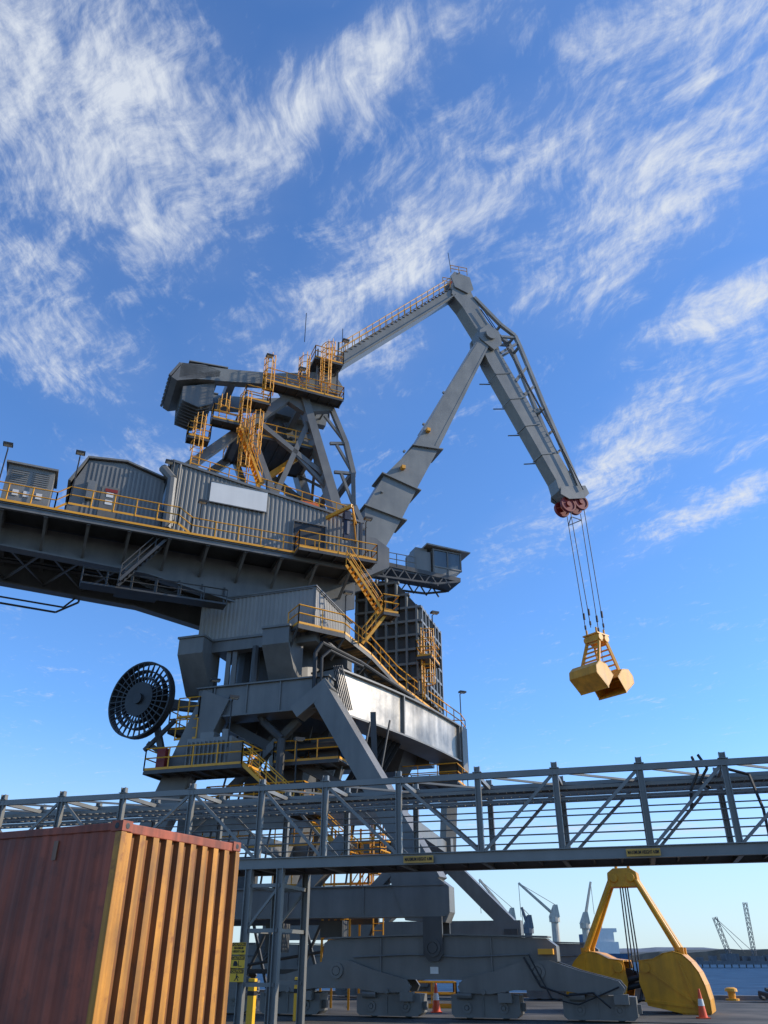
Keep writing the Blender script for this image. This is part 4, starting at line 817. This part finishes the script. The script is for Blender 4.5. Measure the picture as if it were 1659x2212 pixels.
# ------------------------------------------------------------------ quay furniture
def stripedpost(p):
    F = lambda a, b, c: p + ED * a + MD * b + Z * c
    g = G(); g.box(F, -0.13, 0.13, -0.13, 0.13, 0, 1.5)
    o = obj('guard_post', g, SIGNY, None, 'yellow guard post with black band on the quay', 'guard post', 'yellow guard posts', bevel=0.02)
    for z0, z1 in ((0.95, 1.1), (1.3, 1.4)): b = G(); b.box(F, -0.135, 0.135, -0.135, 0.135, z0, z1); obj('black_band', b, INK, o)
stripedpost(V((-4.95, 34.6, 0))); stripedpost(V((-3.45, 37.0, 0)))
def cone(p, k=1.0):
    g = G(); g.box(lambda a, b, c: p + V((a, b, c)), -0.22 * k, 0.22 * k, -0.22 * k, 0.22 * k, 0, 0.04); g.cyl(p + Z * 0.04, p + Z * 1.0 * k, 0.17 * k, 0.035 * k, n=20)
    o = obj('traffic_cone', g, CONE, None, 'orange traffic cone with white band on the quay', 'traffic cone', 'orange traffic cones')
    g = G(); g.cyl(p + Z * 0.42 * k, p + Z * 0.66 * k, 0.123 * k, 0.09 * k, n=20); obj('reflective_band', g, WHITE, o)
cone(V((13.2, 38.6, 0)), 1.05); cone(V((2.4, 42.6, 0)), 1.15)
g = G()
for y in (46.5, 48.2): g.rail([V((0.2, y, 0)), V((3.6, y - 0.6, 0))], 1.1, 1.1)
g.rail([V((3.6, 45.9, 0)), V((3.6, 47.6, 0))], 1.1, 1.1); g.rail([V((0.2, 46.5, 0)), V((0.2, 48.2, 0))], 1.1, 1.1)
obj('safety_barrier', g, YEL, None, 'yellow tubular safety barrier standing behind the bogies', 'barrier')
def bollard(p):
    g = G(); g.cyl(p, p + Z * 0.1, 0.38, n=18); g.cyl(p + Z * 0.1, p + Z * 0.45, 0.2, 0.22, n=18); g.cyl(p + Z * 0.45, p + Z * 0.6, 0.36, 0.33, n=18); g.cyl(p + Z * 0.6, p + Z * 0.66, 0.33, 0.2, n=18)
    obj('mooring_bollard', g, YEL, None, 'yellow iron mooring bollard at the quay edge', 'bollard', 'mooring bollards')
bollard(P(19.6, 11.4, 0)); bollard(P(5.5, 11.4, 0))
g = G(); p = P(22.2, 10.2, 0)
for i in range(26):
    a = random.random() * 6.28; r = random.random() * 1.3; c0 = p + V((cos(a) * r, sin(a) * r * 0.6, 0.15 + random.random() * 0.4 * (1 - r / 1.5))); g.cyl(c0, c0 + V((cos(a * 3), sin(a * 3), 0.1)) * 0.9, 0.1, n=7)
obj('rope_heap', g, BLACK, None, 'heap of black hoses and rope on the quay', 'rope')
g = G(); F = lambda a, b, c: P(10.2, 10.3, 0) + SD * a + TD * b + Z * c; g.box(F, -1.15, 1.15, 0, 1.6, 0.05, 2.55)
for i in range(10): g.box(F, -1.1 + i * 0.23, -1.0 + i * 0.23, -0.04, 0, 0.15, 2.45)
obj('orange_equipment_box', g, ORNG, None, 'orange ribbed equipment box at the quay edge', 'container')
BX = lambda a, b, c: V((a, b, c))
for i in range(8):
    x = -48 + i * 13 + random.random() * 5; w_ = 6 + random.random() * 4; hh = 3 + random.random() * 3
    g = G(); g.prism([V((x, 640, -1)), V((x + w_, 640, -1)), V((x + w_, 640, hh)), V((x + w_ / 2, 640, hh + 1.4)), V((x, 640, hh))], V((0, 12, 0)))
    g.box(BX, x + w_ * 0.3, x + w_ * 0.6, 639.9, 640, 0, hh * 0.7)
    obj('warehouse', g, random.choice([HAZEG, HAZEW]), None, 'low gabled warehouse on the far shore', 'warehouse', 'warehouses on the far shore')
def pedcrane(x, y, zb, zt, tip, mat=HAZEW):
    o = V((x, y, -1.5)); g = G()
    g.cyl(V((x, y, -1.5)), V((x, y, zt - 3)), 1.9, 1.6, n=12); g.cyl(V((x, y, zt - 3)), V((x, y, zt - 1)), 2.4, 2.4, n=12); g.prism([V((x - 2.2, y - 2, zt - 1)), V((x + 2.2, y - 2, zt - 1)), V((x + 1.6, y - 2, zt + 4)), V((x + 0.2, y - 2, zt + 4))], V((0, 4, 0)))
    e = empty('ship_crane', o, 'cream pedestal deck crane with raised lattice jib across the harbour', 'crane', 'distant deck cranes')
    obj('pedestal', g, mat, e)
    g = G(); t = V(tip)
    for d in (-1, 1): g.beam(V((x, y + d * 1.4, zt)), t + V((0, d * 0.3, 0)), 0.7, 0.8)
    for i in range(8): k = i / 8; p = V((x, y, zt)).lerp(t, k); g.beam(p - V((0, 1.4 - k, 0)), p + V((0, 1.4 - k, 0)), 0.4, 0.4)
    obj('jib', g, mat, e)
    g = G(); g.tube([V((x + 1, y, zt + 4)), t], 0.12, 4); g.tube([t, V((t.x, t.y, t.z - 14))], 0.12, 4); obj('rope', g, HAZEG, e)
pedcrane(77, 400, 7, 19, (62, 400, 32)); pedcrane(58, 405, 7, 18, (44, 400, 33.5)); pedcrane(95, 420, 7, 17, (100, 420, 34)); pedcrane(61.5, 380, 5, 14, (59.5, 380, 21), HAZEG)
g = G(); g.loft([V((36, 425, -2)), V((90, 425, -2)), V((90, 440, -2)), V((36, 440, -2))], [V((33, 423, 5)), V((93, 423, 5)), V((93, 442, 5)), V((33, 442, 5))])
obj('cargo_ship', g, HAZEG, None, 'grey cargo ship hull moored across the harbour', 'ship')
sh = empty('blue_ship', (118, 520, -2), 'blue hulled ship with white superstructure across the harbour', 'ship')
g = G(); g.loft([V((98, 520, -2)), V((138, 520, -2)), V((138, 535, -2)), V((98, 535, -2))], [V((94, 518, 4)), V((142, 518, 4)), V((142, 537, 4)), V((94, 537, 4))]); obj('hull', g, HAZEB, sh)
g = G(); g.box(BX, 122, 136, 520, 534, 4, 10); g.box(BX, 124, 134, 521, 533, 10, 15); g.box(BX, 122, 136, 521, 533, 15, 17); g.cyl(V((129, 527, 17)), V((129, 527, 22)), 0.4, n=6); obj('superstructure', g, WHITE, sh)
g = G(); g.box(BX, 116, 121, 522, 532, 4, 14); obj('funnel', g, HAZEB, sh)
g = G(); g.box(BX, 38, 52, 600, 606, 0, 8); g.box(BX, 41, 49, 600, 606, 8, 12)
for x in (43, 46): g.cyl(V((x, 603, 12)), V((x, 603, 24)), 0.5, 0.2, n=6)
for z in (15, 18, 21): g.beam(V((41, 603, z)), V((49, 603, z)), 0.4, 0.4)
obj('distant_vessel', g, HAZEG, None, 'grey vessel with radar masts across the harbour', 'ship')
def lattice(a, b, w):
    g = G(); a = V(a); b = V(b); d, x, y = g.fr(a, b, V((0, 1, 0))); n = int((b - a).length / (w * 1.3))
    C4 = [x * i * w / 2 + y * j * w / 2 for i, j in ((-1, -1), (1, -1), (1, 1), (-1, 1))]
    for c in C4: g.tube([a + c, b + c], 0.14, 4)
    for i in range(n):
        p = a.lerp(b, i / n); q = a.lerp(b, (i + 1) / n)
        for j in range(4): g.tube([p + C4[j], q + C4[(j + 1) % 4]], 0.09, 4)
    return g
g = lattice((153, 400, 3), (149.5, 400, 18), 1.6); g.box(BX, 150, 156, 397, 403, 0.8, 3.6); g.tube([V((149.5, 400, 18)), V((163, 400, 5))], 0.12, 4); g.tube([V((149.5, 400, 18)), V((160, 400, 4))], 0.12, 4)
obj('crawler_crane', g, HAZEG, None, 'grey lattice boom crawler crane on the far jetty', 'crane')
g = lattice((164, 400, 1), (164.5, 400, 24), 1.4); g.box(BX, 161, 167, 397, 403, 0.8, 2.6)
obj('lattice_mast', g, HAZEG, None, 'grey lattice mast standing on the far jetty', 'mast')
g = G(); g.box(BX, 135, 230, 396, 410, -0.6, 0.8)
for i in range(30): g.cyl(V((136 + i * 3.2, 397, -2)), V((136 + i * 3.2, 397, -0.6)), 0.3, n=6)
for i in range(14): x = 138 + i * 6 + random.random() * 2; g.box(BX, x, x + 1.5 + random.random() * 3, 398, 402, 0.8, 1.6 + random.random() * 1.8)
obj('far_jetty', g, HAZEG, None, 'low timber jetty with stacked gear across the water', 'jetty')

# ------------------------------------------------------------------ world
sun_dir = V((0.96, 0.10, 0.0)).normalized(); el = radians(28); az = atan2(sun_dir.x, sun_dir.y)
w = bpy.data.worlds.new('World'); sc.world = w; w.use_nodes = True
nt = w.node_tree; N = nt.nodes; L = nt.links; N.clear()
out = N.new('ShaderNodeOutputWorld'); bg = N.new('ShaderNodeBackground'); bg.inputs[1].default_value = 0.15; L.new(bg.outputs[0], out.inputs[0])
sky = N.new('ShaderNodeTexSky'); sky.sky_type = 'NISHITA'; sky.sun_disc = False; sky.sun_elevation = el; sky.sun_rotation = az; sky.air_density = 1.0; sky.dust_density = 0.3; sky.ozone_density = 2.4
def VM(op, a, b=None, out_=0, sc_=None):
    n = N.new('ShaderNodeVectorMath'); n.operation = op
    for i, x in enumerate((a, b)):
        if x is None: continue
        if isinstance(x, tuple): n.inputs[i].default_value = x
        else: L.new(x, n.inputs[i])
    if sc_ is not None: n.inputs['Scale'].default_value = sc_
    return n.outputs[out_]
skyc = VM('MULTIPLY', sky.outputs[0], (0.78, 1.17, 1.64))
tc = N.new('ShaderNodeTexCoord'); sp = N.new('ShaderNodeSeparateXYZ'); L.new(tc.outputs['Generated'], sp.inputs[0])
def M(op, a, b=None, c=None):
    n = N.new('ShaderNodeMath'); n.operation = op
    for i, x in enumerate((a, b, c)):
        if x is None: continue
        if isinstance(x, (int, float)): n.inputs[i].default_value = x
        else: L.new(x, n.inputs[i])
    return n.outputs[0]
def MR(v, a, b, c, d, smooth=True):
    n = N.new('ShaderNodeMapRange'); n.interpolation_type = 'SMOOTHSTEP' if smooth else 'LINEAR'
    for i, x in enumerate((a, b, c, d)): n.inputs[i + 1].default_value = x
    L.new(v, n.inputs[0]); return n.outputs[0]
zc = M('MAXIMUM', sp.outputs[2], 0.03)
cb = N.new('ShaderNodeCombineXYZ'); L.new(M('DIVIDE', sp.outputs[0], zc), cb.inputs[0]); L.new(M('DIVIDE', sp.outputs[1], zc), cb.inputs[1])
p0 = cb.outputs[0]
def noise(vec, scale, detail=8, rough=0.6, dist=0.0, col=False):
    n = N.new('ShaderNodeTexNoise'); n.inputs['Scale'].default_value = scale; n.inputs['Detail'].default_value = detail; n.inputs['Roughness'].default_value = rough; n.inputs['Distortion'].default_value = dist
    L.new(vec, n.inputs['Vector']); return n.outputs[1 if col else 0]
warp = VM('SCALE', VM('SUBTRACT', noise(p0, 2.4, 4, 0.55, 0, True), (0.5, 0.5, 0.5)), sc_=0.34)
p1 = VM('ADD', p0, warp)
warp2 = VM('SCALE', VM('SUBTRACT', noise(p0, 3.0, 2.5, 0.5, 0, True), (0.5, 0.5, 0.5)), sc_=0.22)
p2 = VM('ADD', p0, warp2)
masks = None
for (cx, cy, ang, lx, ly, amp) in ((-.46, .62, 80, .45, .30, 1.05), (-.62, 1.06, 70, .40, .22, .86), (-.10, .67, -32, .46, .11, 1.05), (.02, .90, -43, .56, .16, .92), (.44, .78, -50, .48, .22, .92), (.46, .50, -25, .34, .18, .85), (.12, .42, -10, .4, .06, .5),
                                 (.64, 1.06, -40, .28, .11, 1.0), (.56, 1.55, -66, .72, .17, .92), (.84, 1.75, -60, .5, .12, .78), (-.09, 1.22, -50, .36, .20, .66), (-.55, 1.6, -60, .5, .2, .45), (1.1, 1.2, -50, .6, .3, .6), (-1.2, 1.0, 60, .6, .3, .7), (0.2, -.6, 20, 1.2, .5, .6), (-2.2, 6.5, 10, 2.2, .35, .7), (2.4, 7.5, 5, 3.5, .5, .7), (2.8, 4.0, 20, .9, .16, .5)):
    v = VM('SUBTRACT', p1, (cx, cy, 0)); r = N.new('ShaderNodeVectorRotate'); r.rotation_type = 'Z_AXIS'; r.inputs['Angle'].default_value = radians(-ang); L.new(v, r.inputs['Vector'])
    l = VM('LENGTH', VM('MULTIPLY', r.outputs[0], (1 / lx, 1 / ly, 0)), out_=1); m = MR(l, 0.0, 1.25, amp, 0.0)
    masks = m if masks is None else M('MAXIMUM', masks, m)
rot = N.new('ShaderNodeVectorRotate'); rot.rotation_type = 'Z_AXIS'; rot.inputs['Angle'].default_value = radians(46); L.new(p2, rot.inputs['Vector'])
fine = noise(VM('MULTIPLY', rot.outputs[0], (3.0, 8.0, 1)), 2.1, 15, 0.68, 0.15)
rot2 = N.new('ShaderNodeVectorRotate'); rot2.rotation_type = 'Z_AXIS'; rot2.inputs['Angle'].default_value = radians(92); L.new(p2, rot2.inputs['Vector'])
fine2 = noise(VM('MULTIPLY', rot2.outputs[0], (6.0, 16, 1)), 3.2, 10, 0.66, 0.2)
big = noise(p1, 4.2, 10, 0.64)
fb = M('ADD', M('ADD', M('MULTIPLY', fine, 0.38), M('MULTIPLY', fine2, 0.24)), M('MULTIPLY', big, 0.38))
fbx = M('ADD', M('MULTIPLY', M('SUBTRACT', fb, 0.5), 2.5), 0.5)
val = M('ADD', fbx, M('MULTIPLY', masks, 0.42))
dens = MR(val, 0.58, 1.20, 0.0, 0.95)
veil = M('MULTIPLY', M('MULTIPLY', masks, big), 0.20)
dens = M('MINIMUM', M('ADD', dens, veil), 0.93)
mx = N.new('ShaderNodeMix'); mx.data_type = 'RGBA'; L.new(dens, mx.inputs['Factor']); L.new(skyc, mx.inputs['A']); mx.inputs['B'].default_value = (4.9, 5.25, 5.8, 1)
hz = MR(sp.outputs[2], 0.0, 0.26, 0.62, 0.0)
mh = N.new('ShaderNodeMix'); mh.data_type = 'RGBA'; L.new(hz, mh.inputs['Factor']); L.new(mx.outputs['Result'], mh.inputs['A']); mh.inputs['B'].default_value = (4.4, 4.95, 5.6, 1)
L.new(mh.outputs['Result'], bg.inputs[0])
sl = bpy.data.lights.new('sun', 'SUN'); sl.energy = 4.9; sl.angle = radians(0.5); sl.color = (1.0, 0.90, 0.76)
so = bpy.data.objects.new('sun', sl); COL.objects.link(so)
dirv = V((sun_dir.x * cos(el), sun_dir.y * cos(el), sin(el))); so.rotation_euler = dirv.to_track_quat('Z', 'Y').to_euler(); so.location = (60, -20, 60)

cam = bpy.data.cameras.new('camera'); cam.sensor_fit = 'VERTICAL'; cam.sensor_height = 36; cam.lens = 1700 / 2212 * 36; cam.clip_end = 20000; cam.clip_start = 0.1
co = bpy.data.objects.new('camera', cam); COL.objects.link(co); co.location = (0, 0, 2.2); co.rotation_euler = (radians(119.5), 0, 0); sc.camera = co
sc.view_settings.view_transform = 'Standard'; sc.view_settings.look = 'None'; sc.view_settings.exposure = 0
